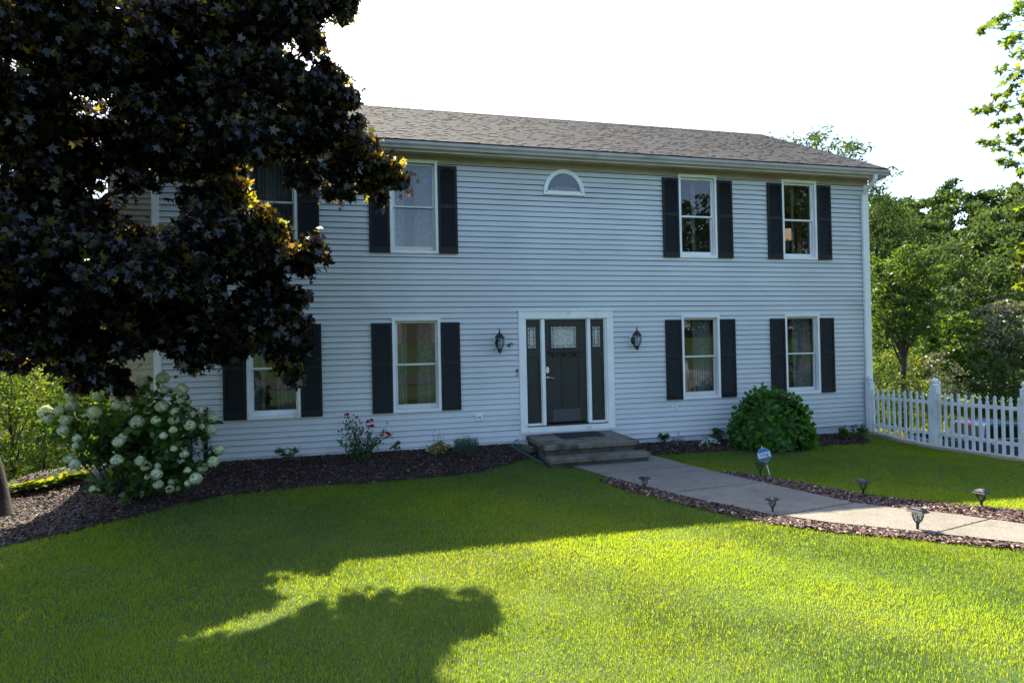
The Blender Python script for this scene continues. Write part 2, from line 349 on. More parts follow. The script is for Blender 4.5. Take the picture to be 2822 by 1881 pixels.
def gpt(u, v, s=1.2):      # where a ray of the measured photograph meets the ground (s=1.2: coordinates read off the 2352 px wide view)
    d = nray(u*s, v*s); z = -0.4
    for _ in range(30):
        t = (z-CAM[2])/d[2]; p = CAM + d*t; z = float(gz(p[0], p[1]))
    return np.array([p[0], p[1], z])
def ypt(u, v, y):
    d = nray(u, v); t = (y-CAM[1])/d[1]; return CAM + d*t

def sheet(name, xs, ys, mat, kind='structure', dz=0.0):
    X, Y = np.meshgrid(xs, ys); Z = gz(X, Y) + dz
    v = np.stack([X.ravel(), Y.ravel(), Z.ravel()], 1); nx, ny = len(xs), len(ys)
    i = np.arange(nx-1)[None, :] + nx*np.arange(ny-1)[:, None]; i = i.ravel()
    lp = np.stack([i, i+1, i+nx+1, i+nx], 1).ravel()
    o = np_mesh(name, v, lp, 4, mat, smooth=True); return tag(o, kind=kind)
xs = np.concatenate([np.linspace(-400, -30, 30), np.linspace(-28, -12, 14), np.arange(-11.5, 10.6, 0.25), [10.60, 10.67, 10.69], np.arange(11, 20, 1), np.linspace(22, 130, 60), np.linspace(140, 500, 20)])
ys = np.concatenate([np.linspace(-300, -50, 20), np.linspace(-48, -14, 30), np.arange(-13.5, 9, 0.25), np.linspace(10, 130, 70), np.linspace(140, 500, 20)])
lawn = sheet('lawn_ground', xs, ys, 'turf')
# field beyond the driveway takes its own turf
fx = np.linspace(31.05, 70, 50); fy = np.linspace(-6, 60, 60)
sheet('meadow', fx, fy, 'field', dz=0.03)
dr = sheet('driveway', np.linspace(12, 31, 20), np.linspace(-8, 12, 20), 'asphalt', dz=0.03)
road = sheet('road', np.linspace(-60, 60, 100), np.linspace(-21, -14.5, 8), 'asphalt', dz=0.03)

def ruled(name, A, B, nu, nv, dz, mat, kind='structure', wob=0.0):
    """sheet draped on the ground between two polylines"""
    def res(P, n):
        P = np.array(P)[:, :2]; d = np.r_[0, np.cumsum(np.hypot(*np.diff(P, axis=0).T))]
        t = np.linspace(0, d[-1], n); return np.stack([np.interp(t, d, P[:, 0]), np.interp(t, d, P[:, 1])], 1)
    a, b = res(A, nu), res(B, nu)
    if wob:
        w = np.convolve(rng.normal(0, 1, nu+8), np.ones(9)/9, 'valid')*wob*3
        a = a + w[:, None]*0.5; b = b + np.roll(w, 7)[:, None]*0.5
    t = np.linspace(0, 1, nv)[:, None, None]
    P = a[None]*(1-t) + b[None]*t
    Z = gz(P[..., 0], P[..., 1]) + dz
    v = np.concatenate([P, Z[..., None]], 2).reshape(-1, 3)
    i = (np.arange(nu-1)[None, :] + nu*np.arange(nv-1)[:, None]).ravel()
    lp = np.stack([i, i+1, i+nu+1, i+nu], 1).ravel()
    o = np_mesh(name, v, lp, 4, mat, smooth=True); tag(o, kind=kind)
    return o, a, b

bed_front_v = [(1238, 1053), (1100, 1085), (900, 1106), (700, 1119), (500, 1141), (400, 1165), (300, 1190), (150, 1226), (0, 1256), (-120, 1285)]
bedF = [gpt(*q) for q in bed_front_v]
bedB = [(2.72, 0.02), (1.0, 0.02), (-1, 0.02), (-3.0, 0.02), (-3.6, 0.3), (-4.4, 0.75), (-4.9, 0.4), (-5.6, -0.1), (-6.2, -1.0), (-6.8, -2.0)]
bed_l, blF, blB = ruled('left_mulch_bed', bedF, bedB, 90, 26, 0.012, 'soil', wob=0.01)
rF_v = [(1492, 1047), (1560, 1042), (1700, 1034), (1800, 1030), (1900, 1024), (2000, 1018)]
rbF = [gpt(*q) for q in rF_v]; rbB = [(4.56, 0.02), (6, 0.02), (7.5, 0.02), (9, 0.02), (10.5, 0.02)]
bed_r, brF, brB = ruled('right_mulch_bed', rbF, rbB, 60, 10, 0.012, 'soil')
walkN = [gpt(*q) for q in [(1285, 1062), (1330, 1078), (1400, 1099), (1560, 1141), (1760, 1184), (1900, 1205), (2100, 1226), (2250, 1243), (2420, 1262)]]
walkF = [gpt(*q) for q in [(1480, 1045), (1535, 1058), (1600, 1076), (1750, 1112), (1960, 1160), (2080, 1175), (2200, 1188), (2352, 1210), (2520, 1232)]]
stripN = [gpt(*q) for q in [(1378, 1106), (1450, 1131), (1560, 1159), (1760, 1203), (1900, 1222), (2100, 1241), (2250, 1256), (2420, 1272)]]
stripNi = [gpt(*q) for q in [(1400, 1099), (1470, 1118), (1560, 1141), (1760, 1184), (1900, 1205), (2100, 1226), (2250, 1243), (2420, 1262)]]
stripF = [gpt(*q) for q in [(1640, 1085), (1700, 1087), (1800, 1104), (1960, 1134), (2080, 1150), (2200, 1162), (2352, 1175), (2520, 1190)]]
stripFi = [gpt(*q) for q in [(1640, 1086), (1700, 1100), (1800, 1124), (1960, 1160), (2080, 1175), (2200, 1188), (2352, 1210), (2520, 1232)]]
sn, snA, snB = ruled('near_mulch_strip', stripN, stripNi, 90, 6, 0.010, 'soil', wob=0.012)
sf, sfA, sfB = ruled('far_mulch_strip', stripF, stripFi, 90, 8, 0.010, 'soil', wob=0.012)
# the concrete walk: slabs with joints, a real slab 40 mm proud of the soil
def walkway():
    def res(P, n):
        P = np.array(P)[:, :2]; d = np.r_[0, np.cumsum(np.hypot(*np.diff(P, axis=0).T))]
        t = np.linspace(0, d[-1], n); return np.stack([np.interp(t, d, P[:, 0]), np.interp(t, d, P[:, 1])], 1)
    n = 161; a, b = res(walkN, n), res(walkF, n)
    m = MB(); cuts = [0, 33, 72, 108, 140, 160]
    for c0, c1 in zip(cuts[:-1], cuts[1:]):
        idx = list(range(c0, c1+1)); base = len(m.v); L = []
        for k, i in enumerate(idx):
            t = i + (0.28 if k == 0 and c0 else 0) - (0.28 if k == len(idx)-1 and c1 != 160 else 0)
            i0 = min(int(t), n-2); fr = t-i0
            pa = a[i0]*(1-fr)+a[i0+1]*fr; pb = b[i0]*(1-fr)+b[i0+1]*fr
            L.append((pa, pb))
        nvv = 7
        for dz in (0.035, -0.05):
            for pa, pb in L:
                for q in range(nvv):
                    p = pa + (pb-pa)*q/(nvv-1); m.v.append((p[0], p[1], float(gz(p[0], p[1]))+dz))
        K = len(L)
        for i in range(K-1):
            for q in range(nvv-1):
                o = base+i*nvv+q; m.f.append((o, o+1, o+nvv+1, o+nvv))
        top, bot = base, base+K*nvv
        rim = [i*nvv for i in range(K)] + [(K-1)*nvv+q for q in range(1, nvv)] + [i*nvv+nvv-1 for i in range(K-2, -1, -1)] + [q for q in range(nvv-2, 0, -1)]
        for i in range(len(rim)):
            p, q = rim[i], rim[(i+1) % len(rim)]; m.f.append((top+p, top+q, bot+q, bot+p))
    o = m.build('walkway', 'walk'); tag(o, kind='structure'); return a, b
wkA, wkB = walkway()

def joint_weeds():
    P = []
    for c in (33, 72, 108, 140):
        a, b = np.array(wkA[c]), np.array(wkB[c]); n = 130; t = rng.random(n)**1.3
        q = a+(b-a)*t[:, None]+rng.normal(0, 0.008, (n, 2)); P.append(np.concatenate([q, (gz(q[:, 0], q[:, 1])+0.02)[:, None]], 1))
    P = np.vstack(P); o = leaves('joint_weeds', P, 0.035, LANCE, 'olive_leaf', None, (0.5, 0.5)); tag(o, 'thin moss and weeds growing in the joints of the concrete walk', 'weeds', kind='stuff')
def in_poly(P, poly):
    poly = np.asarray(poly)[:, :2]; x, y = P[:, 0], P[:, 1]; c = np.zeros(len(P), bool); j = len(poly)-1
    for i in range(len(poly)):
        xi, yi = poly[i]; xj, yj = poly[j]
        k = ((yi > y) != (yj > y)); xx = (xj-xi)*(y-yi)/((yj-yi) if abs(yj-yi) > 1e-12 else 1e-12)+xi
        c ^= (k & (x < xx)); j = i
    return c
polyL = np.vstack([blF, blB[::-1]]); polyR = np.vstack([brF, brB[::-1]])
polyW = np.vstack([wkA, wkB[::-1]]); polySN = np.vstack([snA, snB[::-1]]); polySF = np.vstack([sfA, sfB[::-1]])

# ------------------------------------------------------------------ scatter helpers
def rot_frames(n, tilt_mean=0.0, tilt_sd=0.5):
    """random orthonormal frames: x axis = leaf length direction, y = width, z = normal"""
    az = rng.uniform(0, 2*np.pi, n); el = rng.normal(tilt_mean, tilt_sd, n)
    X = np.stack([np.cos(az)*np.cos(el), np.sin(az)*np.cos(el), np.sin(el)], 1)
    rv = rng.normal(0, 1, (n, 3)); rv[:, 2] += 0.6
    Y = np.cross(rv, X); Y /= np.linalg.norm(Y, axis=1)[:, None]+1e-9
    Z = np.cross(X, Y); return X, Y, Z
MAPLE = np.array([(0, 0, 0), (0.06, 0.20, 0), (-0.10, 0.50, -.05), (0.20, 0.30, 0), (0.30, 0.40, 0), (0.56, 0.60, -.07), (0.50, 0.30, 0), (0.54, 0.16, 0), (0.76, 0.20, 0), (1.0, 0, -.12),
                  (0.76, -0.20, 0), (0.54, -0.16, 0), (0.50, -0.30, 0), (0.56, -0.60, -.07), (0.30, -0.40, 0), (0.20, -0.30, 0), (-0.10, -0.50, -.05), (0.06, -0.20, 0)], float)
OVAL = np.array([(0, 0, 0), (0.3, 0.26, 0.05), (0.68, 0.22, 0.03), (1, 0, -0.10), (0.68, -0.22, 0.03), (0.3, -0.26, 0.05)], float)
LANCE = np.array([(0, 0, 0), (0.4, 0.11, 0.02), (1, 0, -0.08), (0.4, -0.11, 0.02)], float)
HEART = np.array([(0, 0, 0), (0.12, 0.30, .04), (0.42, 0.38, .06), (0.78, 0.20, 0.0), (1, 0, -.16), (0.78, -0.20, 0.0), (0.42, -0.38, .06), (0.12, -0.30, .04)], float)
QUAD = np.array([(0, 0.35, 0), (0.6, 0.5, 0.1), (1, -0.3, 0), (0.35, -0.5, 0.08)], float)
def leaves(name, P, size, tmpl, mat, parent=None, tilt=(-0.3, 0.5), frames=None):
    P = np.asarray(P, float); n = len(P); k = len(tmpl)
    if np.isscalar(size): size = size*rng.uniform(0.55, 1.3, n)
    X, Y, Z = frames if frames else rot_frames(n, *tilt)
    T = tmpl
    V = P[:, None, :] + size[:, None, None]*(X[:, None, :]*T[None, :, 0, None] + Y[:, None, :]*T[None, :, 1, None] + Z[:, None, :]*T[None, :, 2, None])
    lp = np.arange(n*k)
    return np_mesh(name, V.reshape(-1, 3), lp, k, mat, parent)
def ball(n, r=(1, 1, 1), shell=0.0):
    d = rng.normal(0, 1, (n, 3)); d /= np.linalg.norm(d, axis=1)[:, None]
    q = rng.uniform(shell, 1, n)**(1/3 if shell == 0 else 1)
    return d*q[:, None]*np.array(r)
def clumped(c, r, nsub, nleaf, subr=0.30, shell=0.55):
    """points of a leafy clump: sub-clumps scattered near the surface of an ellipsoid"""
    c = np.asarray(c, float); r = np.asarray(r, float)
    s = c + ball(nsub, r*0.9, shell)
    k = rng.integers(0, nsub, nleaf); sr_ = np.mean(r)*subr*rng.uniform(0.6, 1.4, nsub)
    return s[k] + ball(nleaf)*sr_[k][:, None]*np.array([1.15, 1.15, 0.75]), s
joint_weeds()
def limb(a, b, sag=0.1, n=5, wob=0.06):
    a = np.asarray(a, float); b = np.asarray(b, float); L = np.linalg.norm(b-a); pts = []
    for i in range(n):
        t = i/(n-1); p = a*(1-t)+b*t; p = p + np.array([0, 0, sag*L*math.sin(math.pi*t)]) + (rng.normal(0, wob*L/4, 3) if 0 < i < n-1 else 0)
        pts.append(p)
    return pts

# ================================================================== THE HOUSE
XL, XR, YB = -3.59, 10.82, 7.4
XC = 3.63
house = empty('house', (XC, 0, -0.5), 'two-storey house in pale blue-grey clapboard with dark shutters and a brown-grey shingle roof', 'house')
HI = Matrix.Translation((-XC, 0, 0.5))
def hp(mb, name, mat, parent=None, smooth=False, bevel=0, label=None):
    o = mb.build(name, mat, None, smooth, bevel=bevel)
    o.parent = parent or house
    if (parent or house) is house: o.matrix_parent_inverse = HI
    if label: o['label'] = label
    return o
EXPO = 0.1025
WIN = [(-1.74, 2.079), (0.725, 2.079), (6.55, 2.079), (9.011, 2.079), (-1.74, 4.989), (0.725, 4.989), (6.55, 4.989), (9.011, 4.989)]
WW, WH = 0.876, 1.72
open_ = [(x-WW/2+0.02, x+WW/2-0.02, z-WH+0.02, z-0.02) for x, z in WIN] + [(2.68, 4.58, -0.12, 2.17)]
def courses(m, x0, x1, z0, z1, y, rects, out=-1, axis='x', expo=EXPO, board=3.66):
    """lapped clapboards: each course leans out toward its bottom edge over a small hollow; boards butt with small steps"""
    k = 0; z = z0
    def quad(pts):
        m.face(pts if axis == 'x' else [(b, a, c) for a, b, c in pts])
    while z < z1-0.01:
        zt = min(z+expo, z1)
        bands = sorted({z, zt, *[c for r in rects for c in (r[2], r[3]) if z+0.002 < c < zt-0.002]})
        off = (k*1.37) % board
        cuts = [x0-off+board*i for i in range(1, 8)]
        prs = {}
        zj = random.uniform(-0.003, 0.003)
        for bi, (za, zb) in enumerate(zip(bands[:-1], bands[1:])):
            segs = [(x0, x1)]
            for (a, b, c, d) in rects:
                if d >= zb-0.001 and c <= za+0.001:
                    ns = []
                    for s, e in segs:
                        if b <= s or a >= e: ns.append((s, e)); continue
                        if a > s: ns.append((s, a))
                        if b < e: ns.append((b, e))
                    segs = ns
            for s, e in segs:
                pts = [s]+[c for c in cuts if s+0.05 < c < e-0.05]+[e]
                for i, (p, q) in enumerate(zip(pts[:-1], pts[1:])):
                    bid = sum(1 for c in cuts if c < (p+q)/2)
                    if bid not in prs: prs[bid] = 0.025 + (0.0034 if (bid+k) % 2 else 0.0) + random.uniform(-0.0006, 0.0008)
                    pr = prs[bid]
                    f = lambda zz: y+out*(0.002+(pr-0.002)*(zt-zz)/(zt-z))
                    lo = za+(zj if bi == 0 else 0)
                    hi = zb-(0.009 if zb == zt and zt < z1-0.01 else 0)
                    quad([(p, f(za), lo), (q, f(za), lo), (q, f(hi), hi), (p, f(hi), hi)])
                    if bi == 0:
                        yi = y+out*(pr-0.003)
                        quad([(p, y+out*pr, lo), (p, yi, lo), (q, yi, lo), (q, y+out*pr, lo)])
                        quad([(p, yi, lo), (p, yi, lo+0.012), (q, yi, lo+0.012), (q, yi, lo)])
                        quad([(p, yi, lo+0.012), (p, y, lo+0.012), (q, y, lo+0.012), (q, yi, lo+0.012)])
        z = zt; k += 1
m = MB(); courses(m, XL+0.09, XR-0.09, -0.385, 4.975, 0.0, open_)
hp(m, 'front_siding', 'siding')
# sheathing behind the boards (closes the wall), with openings
def wall_grid(m, x0, x1, z0, z1, y0, y1, rects):
    xs_ = sorted({x0, x1, *[r[0] for r in rects], *[r[1] for r in rects]}); zs_ = sorted({z0, z1, *[r[2] for r in rects], *[r[3] for r in rects]})
    for a, b in zip(xs_[:-1], xs_[1:]):
        for c, d in zip(zs_[:-1], zs_[1:]):
            cx, cz = (a+b)/2, (c+d)/2
            if any(r[0] < cx < r[1] and r[2] < cz < r[3] for r in rects): continue
            m.box(a, b, y0, y1, c, d)
m = MB(); wall_grid(m, XL+0.01, XR-0.01, -0.40, 5.02, 0.030, 0.12, open_)
m.box(XL+0.01, XL+0.12, 0.12, YB, -0.4, 5.02); m.box(XR-0.12, XR-0.01, 0.12, YB, -0.4, 5.02); m.box(XL+0.01, XR-0.01, YB-0.12, YB, -2.6, 5.02)
hp(m, 'wall_frame', 'int')
m = MB(); m.box(XL+0.13, XR-0.13, 0.125, YB-0.13, -0.30, -0.05); m.box(XL+0.13, XR-0.13, 0.125, YB-0.13, 2.45, 2.70); m.box(XL+0.13, XR-0.13, 0.125, YB-0.13, 5.03, 5.06)
for x in (2.2, 5.2): m.box(x, x+0.1, 0.125, YB-0.13, -0.05, 5.02)
m.box(XL+0.13, 2.19, 3.2, 3.3, -0.05, 5.02); m.box(5.31, XR-0.13, 3.2, 3.3, -0.05, 5.02)
hp(m, 'interior', 'int')
m = MB(); courses(m, 0.06, YB-0.06, -1.6, 5.0, XL, [], axis='y', out=-1); courses(m, 0.06, YB-0.06, -1.6, 5.0, XR, [], axis='y', out=1)
SL = 0.545
def gable(x, out):
    z = 5.0
    while z < 7.2:
        ya = (z-5.0)/SL*0.97; courses(m, ya, YB-ya, z, z+EXPO, x, [], axis='y', out=out); z += EXPO
gable(XL, -1); gable(XR, 1)
m.face([(XL+0.002, 0.0, 5.0), (XL+0.002, YB, 5.0), (XL+0.002, YB/2, 7.1)]); m.face([(XR-0.002, 0.0, 5.0), (XR-0.002, YB, 5.0), (XR-0.002, YB/2, 7.1)])
hp(m, 'side_siding', 'siding')
m = MB(); courses(m, XL, XR, -2.4, 5.0, YB+0.002, [], out=1); hp(m, 'rear_siding', 'siding')
# foundation
m = MB(); m.box(XL+0.015, XR-0.015, 0.006, YB-0.01, -3.2, -0.405); hp(m, 'foundation', 'found')
# corner boards
for x0, x1 in ((XL-0.012, XL+0.10), (XR-0.10, XR+0.012)):
    m = MB(); m.box(x0, x1, -0.032, 0.003, -0.385, 4.97); m.box(x0 if x0 < 0 else x1-0.013, x0+0.013 if x0 < 0 else x1, 0.003, 0.10, -1.6, 4.97)
    hp(m, 'corner_board', 'white', bevel=0.003)
# frieze, soffit, fascia
m = MB(); m.box(XL-0.01, XR+0.01, -0.028, 0.003, 4.962, 5.13); hp(m, 'frieze_board', 'frieze')
OX0, OX1 = XL-0.20, XR+0.19
m = MB(); m.box(OX0+0.01, OX1-0.01, -0.31, -0.029, 5.085, 5.10)
for i in range(int((OX1-OX0)/0.10)):
    x = OX0+0.03+0.10*i; m.box(x, x+0.012, -0.308, -0.032, 5.076, 5.0845)
hp(m, 'soffit', 'fascia')
m = MB(); m.box(OX0, OX1-0.03, -0.325, -0.305, 5.045, 5.20); m.box(OX1-0.028, OX1-0.008, -0.323, 0.10, 5.045, 5.19); hp(m, 'fascia_board', 'fascia', bevel=0.004)
# K-style gutter
m = MB(); prof = [(-0.328, 5.195), (-0.328, 5.085), (-0.395, 5.085), (-0.405, 5.12), (-0.435, 5.15), (-0.440, 5.195), (-0.428, 5.195), (-0.426, 5.155), (-0.395, 5.125), (-0.386, 5.098), (-0.338, 5.098), (-0.338, 5.195)]
m.prism(prof, OX0-0.02, OX1+0.02, axis='x'); m.face([(OX1+0.021, a, b) for a, b in prof[:6]]); m.face([(OX0-0.021, a, b) for a, b in prof[:6]])
m.box(OX0, OX1, -0.395, -0.34, 5.15, 5.153)
hp(m, 'gutter', 'gutter')
# downspout with two elbows
def rect_tube(m, path, w=0.075, d=0.055):
    for (a, b) in zip(path[:-1], path[1:]):
        a = Vector(a); b = Vector(b); dr_ = (b-a).normalized(); s = Vector((1, 0, 0)); f = dr_.cross(s).normalized()
        m.hexa([a-s*w/2-f*d/2, a+s*w/2-f*d/2, a+s*w/2+f*d/2, a-s*w/2+f*d/2, b-s*w/2-f*d/2, b+s*w/2-f*d/2, b+s*w/2+f*d/2, b-s*w/2+f*d/2])
m = MB(); rect_tube(m, [(10.665, -0.385, 5.09), (10.665, -0.385, 4.99), (10.66, -0.07, 4.74), (10.655, -0.062, 4.6), (10.655, -0.062, -0.46)])
for z in (4.3, 2.4, 0.6): m.box(10.61, 10.70, -0.094, -0.03, z, z+0.03)
hp(m, 'downspout', 'white', bevel=0.004)
# roof: real courses of shingle tabs on both slopes
def roof():
    y0, z0 = -0.40, 5.235; yr, zr = YB/2, 5.235+(YB/2+0.40)*SL
    m = MB()
    th = 0.03
    # deck
    for sgn in (1, -1):
        e = lambda y: y if sgn == 1 else YB-y
        m.hexa([(OX0, e(y0), z0-th), (OX1, e(y0), z0-th), (OX1, e(yr), zr-th), (OX0, e(yr), zr-th), (OX0, e(y0), z0-0.006), (OX1, e(y0), z0-0.006), (OX1, e(yr), zr-0.006), (OX0, e(yr), zr-0.006)])
    hp(m, 'roof_deck', 'shingle')
    V = []; Fc = []
    slope = math.hypot(yr-y0, zr-z0); n = int(slope/0.128); dy, dz = (yr-y0)/n, (zr-z0)/n
    ny, nz = -dz/math.hypot(dy, dz), dy/math.hypot(dy, dz)
    for sgn in (1, -1):
        for k in range(n):
            x = OX0-0.02 - random.uniform(0, 0.3); h = 0.007
            while x < OX1+0.02:
                w = random.uniform(0.05, 0.13); x1 = min(x+w, OX1+0.02); xa = max(x, OX0-0.02)
                t = h + random.choice((0.0, 0.001, 0.002, 0.007))
                if x1-xa > 0.01:
                    ya, za = y0+dy*k - 0.01, z0+dz*k - 0.01*SL; yb, zb = y0+dy*(k+1.25), z0+dz*(k+1.25)
                    if k == n-1: yb, zb = yr, zr
                    e = (lambda y: y) if sgn == 1 else (lambda y: YB-y)
                    s = 1 if sgn == 1 else -1
                    b = len(V)
                    V += [(xa, e(ya), za), (x1, e(ya), za), (x1, e(ya+ny*t), za+nz*t), (xa, e(ya+ny*t), za+nz*t), (x1, e(yb), zb+0.001), (xa, e(yb), zb+0.001)]
                    Fc += [(b, b+1, b+2, b+3), (b+3, b+2, b+4, b+5), (b+1, b+4, b+2), (b, b+3, b+5)]
                x = x1 if x1 < OX1+0.02 else OX1+1
    me = bpy.data.meshes.new('shingles'); me.from_pydata(V, [], Fc); me.update()
    o = link('roof', me, 'shingle'); o.parent = house; o.matrix_parent_inverse = HI
    m = MB()
    x = OX0
    while x < OX1-0.02:
        x1 = min(x+0.15, OX1); t = 0.012+0.0*x
        m.face([(x, yr-0.15, zr-0.15*SL+0.016), (x1, yr-0.15, zr-0.15*SL+0.010), (x1, yr, zr+0.014), (x, yr, zr+0.022)])
        m.face([(x, yr, zr+0.022), (x1, yr, zr+0.014), (x1, yr+0.15, zr-0.15*SL+0.010), (x, yr+0.15, zr-0.15*SL+0.016)])
        m.face([(x, yr-0.15, zr-0.15*SL+0.016), (x, yr, zr+0.022), (x, yr, zr+0.005), (x, yr-0.15, zr-0.15*SL)])
        x = x1
    hp(m, 'ridge_cap', 'shingle')
    # rake boards
    for x0, x1 in ((OX0-0.004, OX0+0.02), (OX1-0.02, OX1+0.004)):
        m = MB()
        for e in ((lambda y: y), (lambda y: YB-y)):
            m.hexa([(x0, e(y0+0.06), z0-0.17), (x1, e(y0+0.06), z0-0.17), (x1, e(yr), zr-0.17), (x0, e(yr), zr-0.17), (x0, e(y0+0.02), z0-0.032), (x1, e(y0+0.02), z0-0.032), (x1, e(yr), zr-0.032), (x0, e(yr), zr-0.032)])
        hp(m, 'rake_board', 'fascia')
roof()
m = MB(); m.box(OX0, OX1, YB+0.3, YB+0.33, 5.0, 5.2); hp(m, 'fascia_board', 'fascia')
# tan chimney chase standing off the left wall
m = MB(); cx0, cx1, cy0, cy1 = -4.40, -3.62, 0.42, 1.75
courses(m, cx0+0.09, cx1, -1.2, 5.06, cy0, [], expo=0.0985); courses(m, cy0+0.06, cy1, -1.2, 5.06, cx0, [], axis='y', out=-1, expo=0.0985); courses(m, cx0, cx1, -1.2, 5.06, cy1, [], out=1, expo=0.0985)
chase = hp(m, 'chimney_chase', 'siding_tan', label='tan-sided chase against the left end wall')
m = MB(); m.box(cx0+0.002, cx1, cy0+0.003, cy1-0.003, -1.2, 5.062); hp(m, 'chase_core', 'siding_tan')
m = MB(); m.box(cx0-0.012, cx0+0.10, cy0-0.018, cy0+0.001, -1.2, 5.06); m.box(cx1-0.08, cx1-0.03, cy0-0.03, cy0+0.001, -1.2, 5.06)
hp(m, 'chase_corner_board', 'siding_tan', bevel=0.003)

# ---- windows
def window(x, zt, sash='sash', drape='both', upper_back=False):
    x0, x1, z0, z1 = x-WW/2, x+WW/2, zt-WH, zt
    w = MB(); c = 0.050
    w.box(x0, x0+c, -0.042, 0.002, z0, z1); w.box(x1-c, x1, -0.042, 0.002, z0, z1)
    w.box(x0+c, x1-c, -0.041, 0.002, z1-c, z1); w.box(x0+c, x1-c, -0.041, 0.002, z0, z0+c)
    w.box(x0-0.008, x1+0.008, -0.050, -0.0425, z1-0.020, z1+0.006)
    fr = hp(w, 'window', 'white', bevel=0.003)
    # jamb liner
    w = MB(); w.box(x0+c-0.012, x0+c, 0.0025, 0.12, z0+0.03, z1-0.03); w.box(x1-c, x1-c+0.012, 0.0025, 0.12, z0+0.03, z1-0.03)
    w.box(x0+c, x1-c, 0.0025, 0.12, z1-c, z1-c+0.012); w.box(x0+c, x1-c, 0.0025, 0.12, z0+c-0.012, z0+c)
    w.box(x0+c, x0+c+0.016, 0.012, 0.032, z0+c, z1-c); w.box(x1-c-0.016, x1-c, 0.012, 0.032, z0+c, z1-c)
    o = w.build('jamb', sash, fr)
    xi0, xi1, zi0, zi1 = x0+c+0.002, x1-c-0.002, z0+c+0.002, z1-c-0.002; zm = (zi0+zi1)/2 + 0.01
    s_ = 0.042
    # upper sash (outer), lower sash (inner)
    for (a, b, yy, top, bot, nm) in ((zm-0.018, zi1, 0.034, 0.036, 0.034, 'upper_sash'), (zi0, zm+0.018, 0.066, 0.034, 0.085, 'lower_sash')):
        w = MB(); w.box(xi0, xi0+s_, yy, yy+0.03, a, b); w.box(xi1-s_, xi1, yy, yy+0.03, a, b)
        w.box(xi0+s_, xi1-s_, yy, yy+0.03, b-top, b); w.box(xi0+s_, xi1-s_, yy, yy+0.03, a, a+bot)
        if nm == 'lower_sash':
            w.box(x-0.17, x-0.14, yy-0.008, yy, b-0.014, b-0.004); w.box(x+0.14, x+0.17, yy-0.008, yy, b-0.014, b-0.004)
        so = w.build(nm, sash, fr, bevel=0.002)
        p = MB(); p.face([(xi0+s_-0.004, yy+0.016, a+bot-0.004), (xi1-s_+0.004, yy+0.016, a+bot-0.004), (xi1-s_+0.004, yy+0.016, b-top+0.004), (xi0+s_-0.004, yy+0.016, b-top+0.004)])
        p.build('pane', 'glass', fr)
    # curtains: pleated cloth hung behind the glass
    spans = {'both': [(x0+0.06, x-0.17), (x+0.02, x1-0.06)], 'right': [(x0+0.06, x0+0.12), (x-0.06, x1-0.06)], 'full': [(x0+0.06, x1-0.06)], 'thin': [(x0+0.06, x0+0.11), (x-0.02, x+0.06)]}[drape]
    w = MB(); N = 60
    for a, b in spans:
        base = len(w.v); k = max(6, int((b-a)*110))
        for i in range(k+1):
            t = i/k; px = a+(b-a)*t
            for j in range(5):
                q = j/4; yy = 0.20+0.022*math.sin(px*70+math.sin(px*23)*2)+0.006*math.sin(px*150) + 0.01*q
                w.v.append((px+(0.02*(q-0.5)*math.sin(px*31)), yy, z1-0.02+(z0-z1+0.04)*q))
        for i in range(k):
            for j in range(4): o = base+i*5+j; w.f.append((o, o+1, o+6, o+5))
    cu = w.build('curtain', 'curtain', fr, smooth=True)
    # shutters
    for sx0, sx1 in ((x-0.808, x-0.446), (x+0.443, x+0.800)):
        w = MB(); a, b = z0+0.004, z1-0.084; y0, y1 = -0.056, -0.027; st = 0.045
        w.box(sx0, sx0+st, y0, y1, a, b); w.box(sx1-st, sx1, y0, y1, a, b)
        mid = a+(b-a)*0.535
        w.box(sx0+st, sx1-st, y0, y1, a, a+0.105); w.box(sx0+st, sx1-st, y0, y1, mid-0.032, mid+0.032)
        # arched top rail
        arc = [(sx0+st, b), (sx1-st, b)] + [(sx1-st-(sx1-sx0-2*st)*t, b-0.075+0.034*math.sin(math.pi*t)) for t in [i/10 for i in range(11)]]
        w.prism(arc, y0, y1)
        w.box(sx0+0.002, sx1-0.002, y1-0.003, y1+0.003, a+0.004, b-0.004)
        for (p, q) in ((a+0.105, mid-0.032), (mid+0.032, b-0.045)):
            n = int((q-p)/0.031); d = (q-p)/n
            for i in range(n):
                zc = p+d*i
                w.hexa([(sx0+st, y0+0.004, zc), (sx1-st, y0+0.004, zc), (sx1-st, y0+0.012, zc-0.001), (sx0+st, y0+0.012, zc-0.001),
                        (sx0+st, y1-0.012, zc+d*0.92), (sx1-st, y1-0.012, zc+d*0.92), (sx1-st, y1-0.005, zc+d*0.88), (sx0+st, y1-0.005, zc+d*0.88)])
        hp(w, 'shutter', 'shutter')
    return fr
for (x, z), s_, d_ in zip(WIN, ['white', 'sash', 'sash', 'sash', 'sash', 'sash', 'white', 'white'], ['both', 'both', 'right', 'right', 'full', 'both', 'thin', 'thin']):
    window(x, z, s_, d_)
